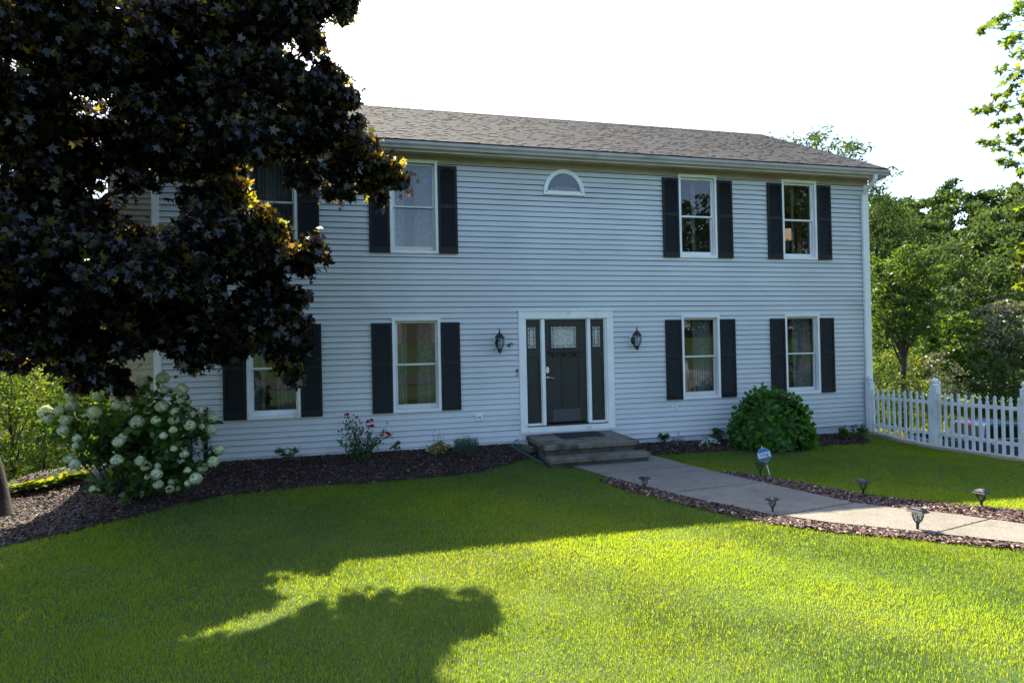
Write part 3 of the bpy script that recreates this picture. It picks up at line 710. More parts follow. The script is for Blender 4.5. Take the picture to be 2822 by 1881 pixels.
# half-round window
def arch_window():
    xc, zb = 3.636, 4.500; r = 0.417; hh = 0.455
    def arcpts(rx, rz, n=28, z=zb): return [(xc+rx*math.cos(math.pi*i/n), z+rz*math.sin(math.pi*i/n)) for i in range(n+1)]
    def ring(m, a, b, y0, y1):
        n = len(a)-1
        for i in range(n):
            m.hexa([(a[i][0], y0, a[i][1]), (a[i+1][0], y0, a[i+1][1]), (a[i+1][0], y1, a[i+1][1]), (a[i][0], y1, a[i][1]),
                    (b[i][0], y0, b[i][1]), (b[i+1][0], y0, b[i+1][1]), (b[i+1][0], y1, b[i+1][1]), (b[i][0], y1, b[i][1])])
    m = MB(); ring(m, arcpts(r, hh), arcpts(r-0.042, hh-0.042), -0.055, -0.012)
    m.box(xc-r, xc+r, -0.057, -0.012, zb-0.045, zb+0.002); m.box(xc-r-0.006, xc+r+0.006, -0.062, -0.057, zb-0.045, zb-0.028)
    fr = hp(m, 'half_round_window', 'white')
    m = MB(); ring(m, arcpts(r-0.044, hh-0.044), arcpts(r-0.075, hh-0.075), -0.044, -0.012); m.box(xc-r+0.044, xc+r-0.044, -0.044, -0.012, zb+0.003, zb+0.032)
    m.build('inner_frame', 'white', fr)
    m = MB(); m.face([(x, -0.034, z) for x, z in arcpts(r-0.072, hh-0.072, z=zb+0.0)][::-1]); m.build('pane', 'glass', fr)
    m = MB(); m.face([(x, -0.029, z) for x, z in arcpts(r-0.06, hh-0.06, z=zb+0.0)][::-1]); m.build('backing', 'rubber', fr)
    # a folded cloth lying along the bottom of the pane
    m = MB(); pts = []
    n = 40
    for i in range(n+1):
        t = i/n; x = xc-0.30+0.6*t; pts.append((x, zb+0.045+0.085*math.sin(math.pi*t)**0.5+0.012*math.sin(t*31)+0.008*math.sin(t*77)))
    m.face([(p[0], -0.0315, p[1]) for p in pts] + [(xc+0.30, -0.0315, zb+0.034), (xc-0.30, -0.0315, zb+0.034)])
    m.build('window_cloth', 'curtain', fr)
arch_window()

# ---- entrance
def entrance():
    x0, x1, zb, zt = 2.659, 4.602, -0.144, 2.187
    m = MB(); y0, y1 = -0.042, 0.002
    m.box(x0, 2.800, y0, y1, zb, 2.045); m.box(4.463, x1, y0, y1, zb, 2.045); m.box(x0, x1, y0, y1, 2.047, zt); m.box(2.800, 4.463, y0+0.006, y1, zb, -0.035)
    m.box(x0-0.012, x1+0.012, y0-0.022, y1, zt+0.001, zt+0.022)
    cs = hp(m, 'door_casing', 'white', bevel=0.003)
    m = MB(); yb = 0.10
    for a, b in ((2.795, 2.812), (3.118, 3.185), (4.062, 4.128), (4.432, 4.468)): 
        m.box(a, b, -0.008, yb, -0.02, 2.05)
    for a, b in ((3.105, 3.117), (3.186, 3.197), (4.050, 4.061), (4.129, 4.140), (2.813, 2.822), (4.420, 4.431)): m.box(a, b, 0.03, yb, -0.02, 2.05)
    for a, b in ((2.813, 3.104), (3.198, 4.049), (4.141, 4.419)): m.box(a, b, 0.0, yb, 2.028, 2.05)
    for a, b in ((2.823, 3.104), (4.141, 4.419)): m.box(a, b, 0.0, yb, -0.02, 0.02)
    m.build('jamb', 'white', cs)
    m = MB(); m.box(2.78, 4.45, -0.045, 0.10, -0.034, -0.021); m.box(3.198, 4.049, -0.02, 0.09, -0.0205, 0.0); m.build('threshold', 'black', cs)
    def slab(name, a, b, glass, panels, kick=None):
        m = MB(); yf = 0.045
        rects = [glass]+panels
        xs_ = sorted({a, b, *[r[0] for r in rects], *[r[1] for r in rects]}); zs_ = sorted({0.022, 2.026, *[r[2] for r in rects], *[r[3] for r in rects]})
        for p, q in zip(xs_[:-1], xs_[1:]):
            for c, d in zip(zs_[:-1], zs_[1:]):
                if any(r[0]-1e-6 <= p and q <= r[1]+1e-6 and r[2]-1e-6 <= c and d <= r[3]+1e-6 for r in rects): continue
                m.box(p, q, yf, yf+0.045, c, d)
        for r in panels: m.box(r[0], r[1], yf+0.014, yf+0.04, r[2], r[3])
        g = glass; f = 0.022
        m.box(g[0]-0.004, g[0]+f, yf-0.012, yf+0.03, g[2]-0.004, g[3]+0.004); m.box(g[1]-f, g[1]+0.004, yf-0.012, yf+0.03, g[2]-0.004, g[3]+0.004)
        m.box(g[0]+f, g[1]-f, yf-0.012, yf+0.03, g[3]-f, g[3]+0.004); m.box(g[0]+f, g[1]-f, yf-0.012, yf+0.03, g[2]-0.004, g[2]+f)
        o = hp(m, name, 'door')
        gl = MB(); gl.face([(g[0]+f-.002, yf+0.01, g[2]+f-.002), (g[1]-f+.002, yf+0.01, g[2]+f-.002), (g[1]-f+.002, yf+0.01, g[3]-f+.002), (g[0]+f-.002, yf+0.01, g[3]-f+.002)])
        gl.build('leaded_pane', 'leaded', o)
        c = MB(); X0, X1, Z0, Z1 = g[0]+f, g[1]-f, g[2]+f, g[3]-f; t = 0.0035
        n = 4 if b-a > 0.6 else 2
        bx = 0.045
        for xx in (X0+bx, X1-bx): c.box(xx-t, xx+t, yf+0.002, yf+0.009, Z0, Z1)
        for zz in (Z0+bx, Z1-bx): c.box(X0, X1, yf+0.0025, yf+0.0085, zz-t, zz+t)
        for i in range(1, 6): zz = Z0+(Z1-Z0)*i/6; c.box(X0, X0+bx, yf+0.003, yf+0.008, zz-t, zz+t); c.box(X1-bx, X1, yf+0.003, yf+0.008, zz-t, zz+t)
        for i in range(1, n): xx = X0+(X1-X0)*i/n; c.box(xx-t, xx+t, yf+0.003, yf+0.008, Z0, Z0+bx); c.box(xx-t, xx+t, yf+0.003, yf+0.008, Z1-bx, Z1)
        c.build('lead_strips', 'black', o)
        return o
    d = slab('front_door', 3.199, 4.047, (3.306, 3.872, 1.45, 1.91), [(3.312, 3.535, 0.285, 1.312), (3.562, 3.884, 0.285, 1.312)])
    slab('sidelight', 2.824, 3.103, (2.832, 3.042, 1.455, 1.905), [(2.850, 3.065, 0.285, 1.312)])
    slab('sidelight', 4.142, 4.418, (4.165, 4.375, 1.455, 1.905), [(4.180, 4.385, 0.285, 1.312)])
    m = MB(); m.box(3.262, 3.930, -0.03, 0.044, 1.390, 1.420); m.box(3.285, 3.908, 0.0, 0.044, 1.362, 1.3895)
    for xx in (3.345, 3.575, 3.805): m.box(xx, xx+0.05, -0.012, 0.043, 1.312, 1.3615)
    m.build('door_shelf', 'door', d, bevel=0.002)
    m = MB(); m.box(3.335, 3.90, 0.0425, 0.0445, 0.03, 0.270); m.build('kick_panel', surf('kick_panel', (0.055, 0.06, 0.066), 0.1, 8, 0.35, 0.1), d)
    # lock and lever
    m = MB(); m.prism([(3.235+0.036*math.cos(a), 1.045+0.060*math.sin(a)*(1.0 if abs(math.sin(a)) < 0.9 else 1.08)) for a in [i*math.pi/8 for i in range(16)]], 0.018, 0.044)
    m.prism([(3.235+0.018*math.cos(a), 1.030+0.018*math.sin(a)) for a in [i*math.pi/6 for i in range(12)]], 0.004, 0.0175); m.box(3.231, 3.239, -0.006, 0.0035, 1.018, 1.044)
    m.build('deadbolt', 'steel', d)
    m = MB(); m.prism([(3.235+0.03*math.cos(a), 0.895+0.03*math.sin(a)) for a in [i*math.pi/8 for i in range(16)]], 0.020, 0.044)
    m.tube([(3.235, 0.02, 0.895), (3.237, -0.018, 0.896), (3.262, -0.026, 0.902), (3.30, -0.026, 0.892), (3.345, -0.022, 0.884), (3.362, -0.02, 0.888)], [0.010, 0.010, 0.009, 0.008, 0.006, 0.004], 8)
    m.build('door_handle', 'steel', d, smooth=True)
entrance()

# ---- small fittings on the wall
m = MB(); m.box(2.588, 2.636, -0.040, -0.014, 0.95, 1.088); db = hp(m, 'doorbell', surf('satin_grey', (0.45, 0.45, 0.44), 0.05, 5, 0.4, 0), bevel=0.004)
m = MB(); m.box(2.592, 2.632, -0.044, -0.0405, 1.030, 1.082); m.build('doorbell_camera', 'black', db)
m = MB(); m.prism([(2.612+0.014*math.cos(a), 0.985+0.014*math.sin(a)) for a in [i*math.pi/8 for i in range(16)]], -0.0425, -0.0405); m.build('bell_button', 'black', db)
m = MB(); m.prism([(2.612+0.010*math.cos(a), 0.985+0.010*math.sin(a)) for a in [i*math.pi/8 for i in range(16)]], -0.0445, -0.043); m.build('bell_button_centre', 'white', db)
m = MB(); m.box(1.797, 1.93, -0.050, -0.012, 0.145, 0.262); oc = hp(m, 'outlet_cover', 'white', bevel=0.006)
m = MB(); m.box(1.826, 1.895, -0.054, -0.0505, 0.185, 0.222); m.build('outlet_window', surf('clear_cover', (0.30, 0.33, 0.35), 0.1, 20, 0.2, 0), oc)
m = MB(); m.box(5.848, 5.972, -0.036, -0.012, 0.157, 0.246); vc = hp(m, 'cable_box', 'white', bevel=0.005)
m = MB()
for xx in (5.875, 5.905, 5.93): m.tube([(xx, -0.038, 0.235), (xx+0.004, -0.040, 0.20), (xx+0.008, -0.038, 0.175)], 0.003, 5)
m.build('cable', 'black', vc)
def text_obj(name, body, size, loc, mat, parent=None, rot=(R(90), 0, 0), extrude=0.002, ax='CENTER', shear=0, mpi=None, offset=0.0):
    cu = bpy.data.curves.new(name, 'FONT'); cu.body = body; cu.size = size; cu.extrude = extrude; cu.align_x = ax; cu.align_y = 'CENTER'; cu.offset = offset
    o = bpy.data.objects.new(name, cu); COL.objects.link(o); bpy.context.view_layer.update()
    me = bpy.data.meshes.new_from_object(o); bpy.data.objects.remove(o)
    o = link(name, me, mat); o.location = loc; o.rotation_euler = rot
    if parent is not None:
        o.parent = parent
        if mpi is not None: o.matrix_parent_inverse = mpi
    return o
text_obj('house_number', '49', 0.115, (2.487, -0.030, 1.540), 'black', house, mpi=HI, extrude=0.003, offset=0.003)
# vent pipes low on the left of the wall
m = MB(); m.tube([(-3.08, -0.05, 0.33), (-3.08, -0.05, -0.15), (-3.085, -0.055, -0.21), (-3.10, -0.04, -0.25), (-3.10, 0.0, -0.26)], 0.052, 12); hp(m, 'vent_pipe', 'black', smooth=True)
m = MB(); m.tube([(-2.83, -0.045, -0.36), (-2.83, -0.045, 0.56)], 0.036, 12); m.tube([(-2.83, -0.045, 0.56), (-2.83, -0.045, 0.60)], 0.05, 12); m.tube([(-2.83, -0.045, 0.575), (-2.93, -0.045, 0.578)], 0.02, 8)
hp(m, 'vent_pipe', 'black', smooth=True)

# ---- wall lanterns
def lantern(x, ym, label):
    e = empty('wall_lantern', (x, -0.014, 1.58), label, 'wall lantern', 'black wall lanterns either side of the front door')
    yc = -0.20; zo = -1.58
    m = MB(); m.box(-0.066, 0.066, -0.022, 0.0, -0.10, 0.10); m.build('mounting_block', 'white', e, bevel=0.006)
    m = MB(); m.prism([(0.055*math.cos(a), 0.010+0.085*math.sin(a)) for a in [i*math.pi/10 for i in range(20)]], -0.045, -0.0225)
    m.tube([(0, -0.04, -0.02), (0, -0.075, -0.06), (0, -0.12, -0.115), (0, yc+0.014, -0.16), (0, yc+0.014, -0.135)], [0.010, 0.012, 0.011, 0.010, 0.010], 8)
    m.tube([(0, -0.045, -0.05), (0, -0.065, -0.11), (0, -0.10, -0.155), (0, -0.13, -0.16), (0, -0.135, -0.14), (0, -0.118, -0.135)], 0.007, 7)
    m.tube([(0, -0.045, 0.0), (0, -0.09, -0.01), (0, yc+0.085, -0.02)], [0.016, 0.014, 0.012], 8)
    m.build('arm', 'black', e, smooth=True)
    m = MB(); m.lathe([(0.0, 0.298), (0.006, 0.285), (0.009, 0.262), (0.015, 0.252), (0.008, 0.240), (0.012, 0.226), (0.020, 0.205), (0.024, 0.192), (0.046, 0.178), (0.066, 0.150), (0.078, 0.130), (0.100, 0.114), (0.104, 0.106), (0.086, 0.098), (0.070, 0.098), (0.0, 0.10)], (0, yc, 0), 8)
    m.build('cap', 'black', e)
    prof = [(0.072, 0.098), (0.084, 0.06), (0.088, 0.02), (0.082, -0.025), (0.064, -0.070), (0.044, -0.102), (0.030, -0.118)]
    m = MB(); m.lathe([(r-0.007, z) for r, z in prof], (0, yc, 0), 20); m.build('globe', 'lglass', e, smooth=True)
    m = MB()
    for k in range(8):
        a = 2*math.pi*(k+0.5)/8; m.tube([(r*math.cos(a), yc+r*math.sin(a), z) for r, z in prof], 0.0042, 5)
    m.lathe([(0.0, -0.10), (0.032, -0.112), (0.036, -0.122), (0.022, -0.135), (0.014, -0.150), (0.020, -0.160), (0.012, -0.176), (0.006, -0.190), (0.0, -0.202)], (0, yc, 0), 12)
    for k in range(4):
        a = 2*math.pi*k/4+0.4; m.tube([(0.03*math.cos(a), yc+0.03*math.sin(a), -0.12), (0.045*math.cos(a), yc+0.045*math.sin(a), -0.145), (0.03*math.cos(a), yc+0.03*math.sin(a), -0.168), (0.02*math.cos(a), yc+0.02*math.sin(a), -0.155)], 0.0045, 5)
    m.build('cage', 'black', e, smooth=True)
    m = MB()
    for k in range(3):
        a = 2*math.pi*k/3; c = (0.028*math.cos(a), yc+0.028*math.sin(a), 0); m.lathe([(0.009, -0.09), (0.009, -0.02), (0.013, 0.0), (0.011, 0.025), (0.0, 0.05)], c, 8)
    m.build('candle_bulb', 'bulb', e, smooth=True)
lantern(2.245, 0, 'black carriage lantern beside the house number, left of the front door')
lantern(5.025, 0, 'black carriage lantern on the blank wall to the right of the front door')

# ---- lamp inside the upper right window
def table_lamp():
    e = empty('table_lamp', (9.22, 0.62, 2.70), 'small lamp with a cream shade seen through the upper right window', 'lamp')
    m = MB(); m.lathe([(0.085, 1.37), (0.125, 1.12), (0.122, 1.12), (0.083, 1.365)], (0, 0, 0), 20)
    mm, n, o = new_mat('lamp_shade'); p = n.nodes.new('ShaderNodeBsdfPrincipled'); p.inputs['Base Color'].default_value = (0.75, 0.55, 0.38, 1)
    p.inputs['Emission Color'].default_value = (1.0, 0.60, 0.32, 1); p.inputs['Emission Strength'].default_value = 0.10; p.inputs['Roughness'].default_value = 0.8; lk(n, p.outputs[0], o.inputs[0])
    m.build('lamp_shade', mm, e, smooth=True)
    m = MB(); m.lathe([(0.09, 0.72), (0.09, 0.74), (0.02, 0.76), (0.03, 0.85), (0.06, 0.95), (0.02, 1.08), (0.01, 1.25)], (0, 0, 0), 16); m.build('base', 'black', e, smooth=True)
    t = empty('bedside_table', (9.22, 0.70, 2.70), 'dark small table carrying the lamp inside the upper right window', 'table')
    m = MB(); m.box(-0.25, 0.25, -0.2, 0.25, 0.68, 0.72); m.build('tabletop', 'bark', t)
    for sx in (-0.22, 0.19):
        for sy in (-0.17, 0.2): m = MB(); m.box(sx, sx+0.03, sy, sy+0.03, 0, 0.68); m.build('leg', 'bark', t)
table_lamp()

# ================================================================== steps, mat, hose
steps = empty('front_steps', (3.65, -0.7, -0.55), 'weathered concrete landing and step below the front door', 'steps')
SI = Matrix.Translation((-3.65, 0.7, 0.55))
def wob_slab(m, x0, x1, y0, y1, z0, z1, nx=24, ny=14, r=0.018):
    """slab with softened, slightly chipped edges"""
    def prof(t, n): return t
    xs_ = np.r_[x0, x0+r*0.3, x0+r, np.linspace(x0+0.08, x1-0.08, nx), x1-r, x1-r*0.3, x1]; ys_ = np.r_[y0, y0+r*0.3, y0+r, np.linspace(y0+0.08, y1, ny)]
    b = len(m.v); K = len(xs_)
    for y in ys_:
        for x in xs_:
            d = min(x-x0, x1-x, y-y0); dz = 0
            if d < r: dz = r - math.sqrt(max(0, r*r-(r-d)**2))
            if d < 0.06: dz += random.uniform(0, 0.003)
            m.v.append((x, y, z1-dz))
    for j in range(len(ys_)-1):
        for i in range(K-1): o = b+j*K+i; m.f.append((o, o+1, o+K+1, o+K))
    rim = [j*K for j in range(len(ys_)-1, 0, -1)] + list(range(K)) + [j*K+K-1 for j in range(1, len(ys_))]
    top = [b+i for i in rim]; bb = len(m.v)
    for i in top: v = m.v[i]; m.v.append((v[0], v[1], z0))
    for i in range(len(rim)-1): m.f.append((top[i], bb+i, bb+i+1, top[i+1]))
    m.f.append(tuple(bb+i for i in range(len(rim)))[::-1])
m = MB(); wob_slab(m, 2.760, 4.500, -1.300, -0.038, -0.262, -0.178); o = m.build('landing_slab', 'step', steps, smooth=False); o.matrix_parent_inverse = SI
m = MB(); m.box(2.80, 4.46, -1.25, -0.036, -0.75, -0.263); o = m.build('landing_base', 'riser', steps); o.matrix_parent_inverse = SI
m = MB(); wob_slab(m, 2.775, 4.600, -1.545, -1.252, -0.440, -0.358, ny=6); o = m.build('tread', 'step', steps); o.matrix_parent_inverse = SI
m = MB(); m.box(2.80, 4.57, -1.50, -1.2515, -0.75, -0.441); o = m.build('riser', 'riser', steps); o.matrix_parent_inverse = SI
m = MB()
m.box(-0.43, 0.43, -0.29, 0.29, 0, 0.010)
mat_ = m.build('doormat', 'rubber', None, bevel=0.003); mat_.location = (3.70, -0.38, -0.176); mat_.rotation_euler = (0, 0, R(-1))
tag(mat_, 'black rubber doormat lying on the concrete landing', 'doormat')
# hose and a wood block left of the steps
h0 = np.array([2.62, -0.05, -0.22])
pts = [ypt(*p) for p in [(1432, 1212, -0.12), (1424, 1222, -0.22), (1421, 1232, -0.30), (1424, 1241, -0.38)]]
base = [(2.60, -0.10, -0.24), (2.50, -0.16, -0.26), (2.43, -0.25, -0.33)]
base += [(x, y, float(gz(x, y))+0.03) for x, y in [(2.43, -0.42), (2.50, -0.62), (2.56, -0.85), (2.64, -1.08), (2.72, -1.30)]]
P_ = np.array(base); tt = np.linspace(0, len(P_)-1, 50); P2 = [tuple(np.interp(t, range(len(P_)), P_[:, k]) for k in range(3)) for t in tt]
for _ in range(4): P2 = [P2[0]]+[tuple((np.array(P2[i-1])+2*np.array(P2[i])+np.array(P2[i+1]))/4) for i in range(1, len(P2)-1)]+[P2[-1]]
hose = MB().tube(P2, 0.011, 8).build('garden_hose', surf('hose_green', (0.03, 0.16, 0.12), 0.1, 5, 0.4, 0), None, True)
tag(hose, 'thin teal garden hose curling down beside the steps', 'hose')
m = MB(); m.hexa([(-0.22, -0.055, 0), (0.22, -0.065, 0), (0.22, 0.06, 0), (-0.22, 0.05, 0), (-0.21, -0.04, 0.10), (0.215, -0.05, 0.095), (0.215, 0.045, 0.10), (-0.21, 0.04, 0.11)])
lg = m.build('timber_offcut', 'bark_grey', None, bevel=0.008); lg.location = (2.60, -0.55, float(gz(2.60, -0.55))+0.015); lg.rotation_euler = (0, R(2), R(-62)); tag(lg, 'weathered grey timber block lying against the side of the steps', 'timber')

# ================================================================== fence and kerb
P1, P2_, P3 = (10.60, -0.17), (10.51, -1.765), (10.42, -3.43)
fence = empty('picket_fence', (10.5, -1.8, -0.6), 'white vinyl picket fence with domed posts along the kerb', 'fence')
FI = Matrix.Translation((-10.5, 1.8, 0.6))
fz = lambda y: 0.045*max(0.0, -1-y)       # the fence climbs with the ground
def fpart(m, name, smooth=False, bevel=0, mat='vinyl'):
    o = m.build(name, mat, fence, smooth, bevel=bevel); o.matrix_parent_inverse = FI; return o
step = (P3[0]-P2_[0], P3[1]-P2_[1]); posts = [P1, P2_, P3, (P3[0]+step[0], P3[1]+step[1]), (P3[0]+2*step[0], P3[1]+2*step[1])]
tops = [0.700, 0.737, 0.775, 0.83, 0.90]
for (x, y), t in zip(posts, tops):
    m = MB(); h = 0.0635; b = float(gz(x-0.1, y))-0.15
    m.box(x-h, x+h, y-h, y+h, b, t-0.150)
    m.box(x-h-0.006, x+h+0.006, y-h-0.006, y+h+0.006, t-0.1495, t-0.135)
    m.lathe([(0.070, -0.135), (0.060, -0.122), (0.052, -0.112), (0.058, -0.100), (0.068, -0.085), (0.072, -0.066), (0.066, -0.040), (0.048, -0.018), (0.022, -0.004), (0.0, 0.0)], (x, y, t), 20)
    fpart(m, 'post', bevel=0.004)
for si, (A, B) in enumerate(zip(posts[:-1], posts[1:])):
    za, zb_ = tops[si]-0.70, tops[si+1]-0.70
    for zr, nm in ((0.225, 'rail'), (-0.375, 'rail')):
        m = MB(); ax, ay = A; bx, by = B
        m.hexa([(ax-0.018, ay-0.06, za+zr-0.03), (ax+0.018, ay-0.06, za+zr-0.03), (bx+0.018, by+0.06, zb_+zr-0.03), (bx-0.018, by+0.06, zb_+zr-0.03),
                (ax-0.018, ay-0.06, za+zr+0.03), (ax+0.018, ay-0.06, za+zr+0.03), (bx+0.018, by+0.06, zb_+zr+0.03), (bx-0.018, by+0.06, zb_+zr+0.03)])
        fpart(m, nm)
    N = 11 if si == 0 else 12
    for k in range(N):
        t = (k+0.75)/(N+0.5); x, y = A[0]+(B[0]-A[0])*t-0.034, A[1]+(B[1]-A[1])*t; z = za+(zb_-za)*t
        m = MB(); w = 0.024; zt, zbt = z+0.425+random.uniform(-.003, .003), z-0.605
        m.box(x-0.012, x+0.012, y-w, y+w, zbt, zt-0.105)
        poly = [(y-w, zt-0.105), (y+w, zt-0.105), (y+w*0.55, zt-0.088), (y+w*0.62, zt-0.065), (y+w*1.0, zt-0.050), (y+w*0.85, zt-0.030), (y, zt), (y-w*0.85, zt-0.030), (y-w*1.0, zt-0.050), (y-w*0.62, zt-0.065), (y-w*0.55, zt-0.088)]
        m.prism([(p[0], p[1]) for p in poly], x-0.0115, x+0.0115, axis='x')
        fpart(m, 'picket')
m = MB(); N = 30; b0 = len(m.v)
for i in range(N+1):
    t = i/N; y = 0.05+(-9.0-0.05)*t; x = 10.60-0.056*(0-y) ; zt = float(gz(10.2, y))+0.075+random.uniform(-.004, .004)-0.02*(1-sm(-1.5, 0, y))
    for xx, zz in ((x-0.10, zt-0.3), (x-0.10, zt), (x-0.085, zt+0.006), (x+0.10, zt+0.004), (x+0.11, -3.0)): m.v.append((xx+random.uniform(-.004, .004), y, zz))
for i in range(N):
    for k in range(4): o = b0+i*5+k; m.f.append((o, o+5, o+6, o+1))
kb = m.build('kerb', 'kerb'); tag(kb, 'low concrete kerb wall running under the picket fence', 'kerb wall')

# ================================================================== path lights
def path_light(first=None, loc=None, rz=0.0, tilt=(0, 0), sc=1.0, label=''):
    e = empty('path_light', loc, label, 'path light', 'solar lights along the walk')
    e.rotation_euler = (tilt[0], tilt[1], rz); e.scale = (sc, sc, sc)
    if first is None:
        m = MB(); 
        def sq(m, h, z): return [(-h, -h, z), (h, -h, z), (h, h, z), (-h, h, z)]
        lv = [(0.082, 0.232), (0.085, 0.236), (0.068, 0.256), (0.064, 0.256), (0.060, 0.268), (0.040, 0.280)]
        m.f.append((3, 2, 1, 0)); m.v += sq(m, *lv[0])
        for i in range(1, len(lv)):
            b = len(m.v); m.v += sq(m, *lv[i])
            for k in range(4): q = (k+1) % 4; m.f.append((b-4+k, b-4+q, b+q, b+k))
        b = len(m.v)-4; m.f.append((b, b+1, b+2, b+3))
        m.build('cap', 'black', e)
        m = MB(); m.box(-0.028, 0.028, -0.028, 0.028, 0.2802, 0.2825); m.build('solar_panel', surf('solar_panel', (0.10, 0.11, 0.12), 0.2, 40, 0.2, 0), e)
        prof = [(0.056, 0.232), (0.055, 0.20), (0.050, 0.165), (0.038, 0.135), (0.020, 0.118)]
        m = MB(); m.lathe([(r-0.004, z) for r, z in prof], (0, 0, 0), 16); m.build('globe', 'lglass', e, smooth=True)
        m = MB()
        for k in range(4):
            a = math.pi/4+math.pi/2*k; m.tube([(r*math.cos(a), r*math.sin(a), z) for r, z in prof], 0.0042, 5)
            a2 = a+math.pi/4     # an oval in each side
            pts = []
            for i in range(13):
                t = 2*math.pi*i/12; z = 0.176+0.052*math.sin(t); r = np.interp(z, [p[1] for p in prof][::-1], [p[0] for p in prof][::-1]); aa = a2+0.50*math.cos(t)
                pts.append((r*math.cos(aa), r*math.sin(aa), z))
            m.tube(pts, 0.0032, 5)
        m.lathe([(0.0, 0.124), (0.026, 0.122), (0.022, 0.108), (0.015, 0.100), (0.014, 0.02), (0.012, -0.08), (0.0, -0.10)], (0, 0, 0), 12)
        m.build('cage', 'black', e, smooth=True)
        m = MB(); m.lathe([(0.0, 0.13), (0.012, 0.14), (0.012, 0.18), (0.0, 0.20)], (0, 0, 0), 10); m.build('bulb', 'bulb', e)
    else:
        for c in first.children: d = c.copy(); COL.objects.link(d); d.parent = e
    return e
PL = [((2107, 1222), 0.30, (0.02, 0.05), 55, 'solar path light nearest the photographer, on the lawn side of the walk'),
      ((2255, 1168), 0.25, (0.0, -0.06), 43, 'rightmost solar path light, on the far side of the walk by the sunlit grass'),
      ((1983, 1139), 0.2, (0, 0.0), 39, 'solar path light in the middle of the far mulch strip, below the fence'),
      ((1775, 1180), 0.35, (0.0, -0.05), 40, 'solar path light in the middle of the near mulch strip beside the shade line'),
      ((1481, 1128), 0.30, (0.0, 0.0), 36, 'solar path light closest to the front steps'),
      ((1746, 1093), 0.25, (0.0, 0.0), 34, 'solar path light standing next to the blue octagonal yard sign')]
first = None
for (px, rz, tl, wpx, lb) in PL:
    p = gpt(*px); d = float(np.dot(p-CAM, _F)); rel = rz + math.atan2(p[0], p[1]-CAM[1])
    sc_ = wpx*d/F_PX/(0.17*(abs(math.cos(rel))+abs(math.sin(rel))))
    e = path_light(first, tuple(p), rz, tl, sc_, lb)
    if first is None: first = e

# ================================================================== yard sign
sp = gpt(2122/1.2, 1311/1.2)
sg = empty('yard_sign', tuple(sp), 'small blue and white octagonal security sign leaning beside the walk', 'sign')
sg.rotation_euler = (0, R(-14), R(-20))
m = MB(); m.tube([(0, 0, -0.1), (0, 0, 0.17)], 0.0075, 8); m.tube([(0, 0, 0.1702), (0, 0, 0.455)], 0.006, 8); m.build('stake', surf('pale_stake', (0.62, 0.72, 0.62), 0.05, 5, 0.4, 0), sg, True)
def octa(r, z0, sx=0.95): return [(sx*r*math.cos(math.pi/8+k*math.pi/4), z0+r*math.sin(math.pi/8+k*math.pi/4)) for k in range(8)]
cz = 0.330; Rr = 0.108
def clip(poly, zlo, zhi):
    def cut(P, f, lim):
        out = []
        for i in range(len(P)):
            a, b = P[i], P[(i+1) % len(P)]; fa, fb = f(a), f(b)
            if fa >= 0: out.append(a)
            if fa*fb < 0: t = fa/(fa-fb); out.append((a[0]+(b[0]-a[0])*t, a[1]+(b[1]-a[1])*t))
        return out
    return cut(cut(poly, lambda p: p[1]-zlo, 0), lambda p: zhi-p[1], 0)
m = MB(); m.prism(octa(Rr, cz), -0.014, -0.009); m.build('board', surf('sign_edge', (0.42, 0.62, 0.80), 0.03, 5, 0.35, 0), sg)
o8 = octa(Rr-0.005, cz)
m = MB(); m.prism(clip(o8, cz+0.040, cz+1), -0.0155, -0.0142); m.build('top_band', surf('sign_blue', (0.015, 0.16, 0.46), 0.03, 5, 0.35, 0), sg)
m = MB(); m.prism(clip(o8, cz-0.043, cz+0.0398), -0.0155, -0.0142); m.build('middle_band', surf('sign_white', (0.55, 0.62, 0.74), 0.03, 5, 0.35, 0), sg)
m = MB(); m.prism(clip(o8, cz-1, cz-0.0432), -0.0155, -0.0142); m.build('bottom_band', surf('sign_dark_blue', (0.025, 0.10, 0.20), 0.03, 5, 0.35, 0), sg)
sblack = surf('sign_ink', (0.02, 0.03, 0.05), 0.03, 5, 0.5, 0); swhite = surf('sign_pale_ink', (0.35, 0.52, 0.70), 0.03, 5, 0.5, 0)
text_obj('lettering', 'ring', 0.078, (0.0, -0.0158, cz+0.004), sblack, sg, extrude=0.0004)
text_obj('small_lettering', 'Protected by', 0.017, (0.0, -0.0158, cz+0.060), swhite, sg, extrude=0.0004)
text_obj('small_lettering', 'Audio + Video\nRecording', 0.015, (0.0, -0.0158, cz-0.066), swhite, sg, extrude=0.0004)

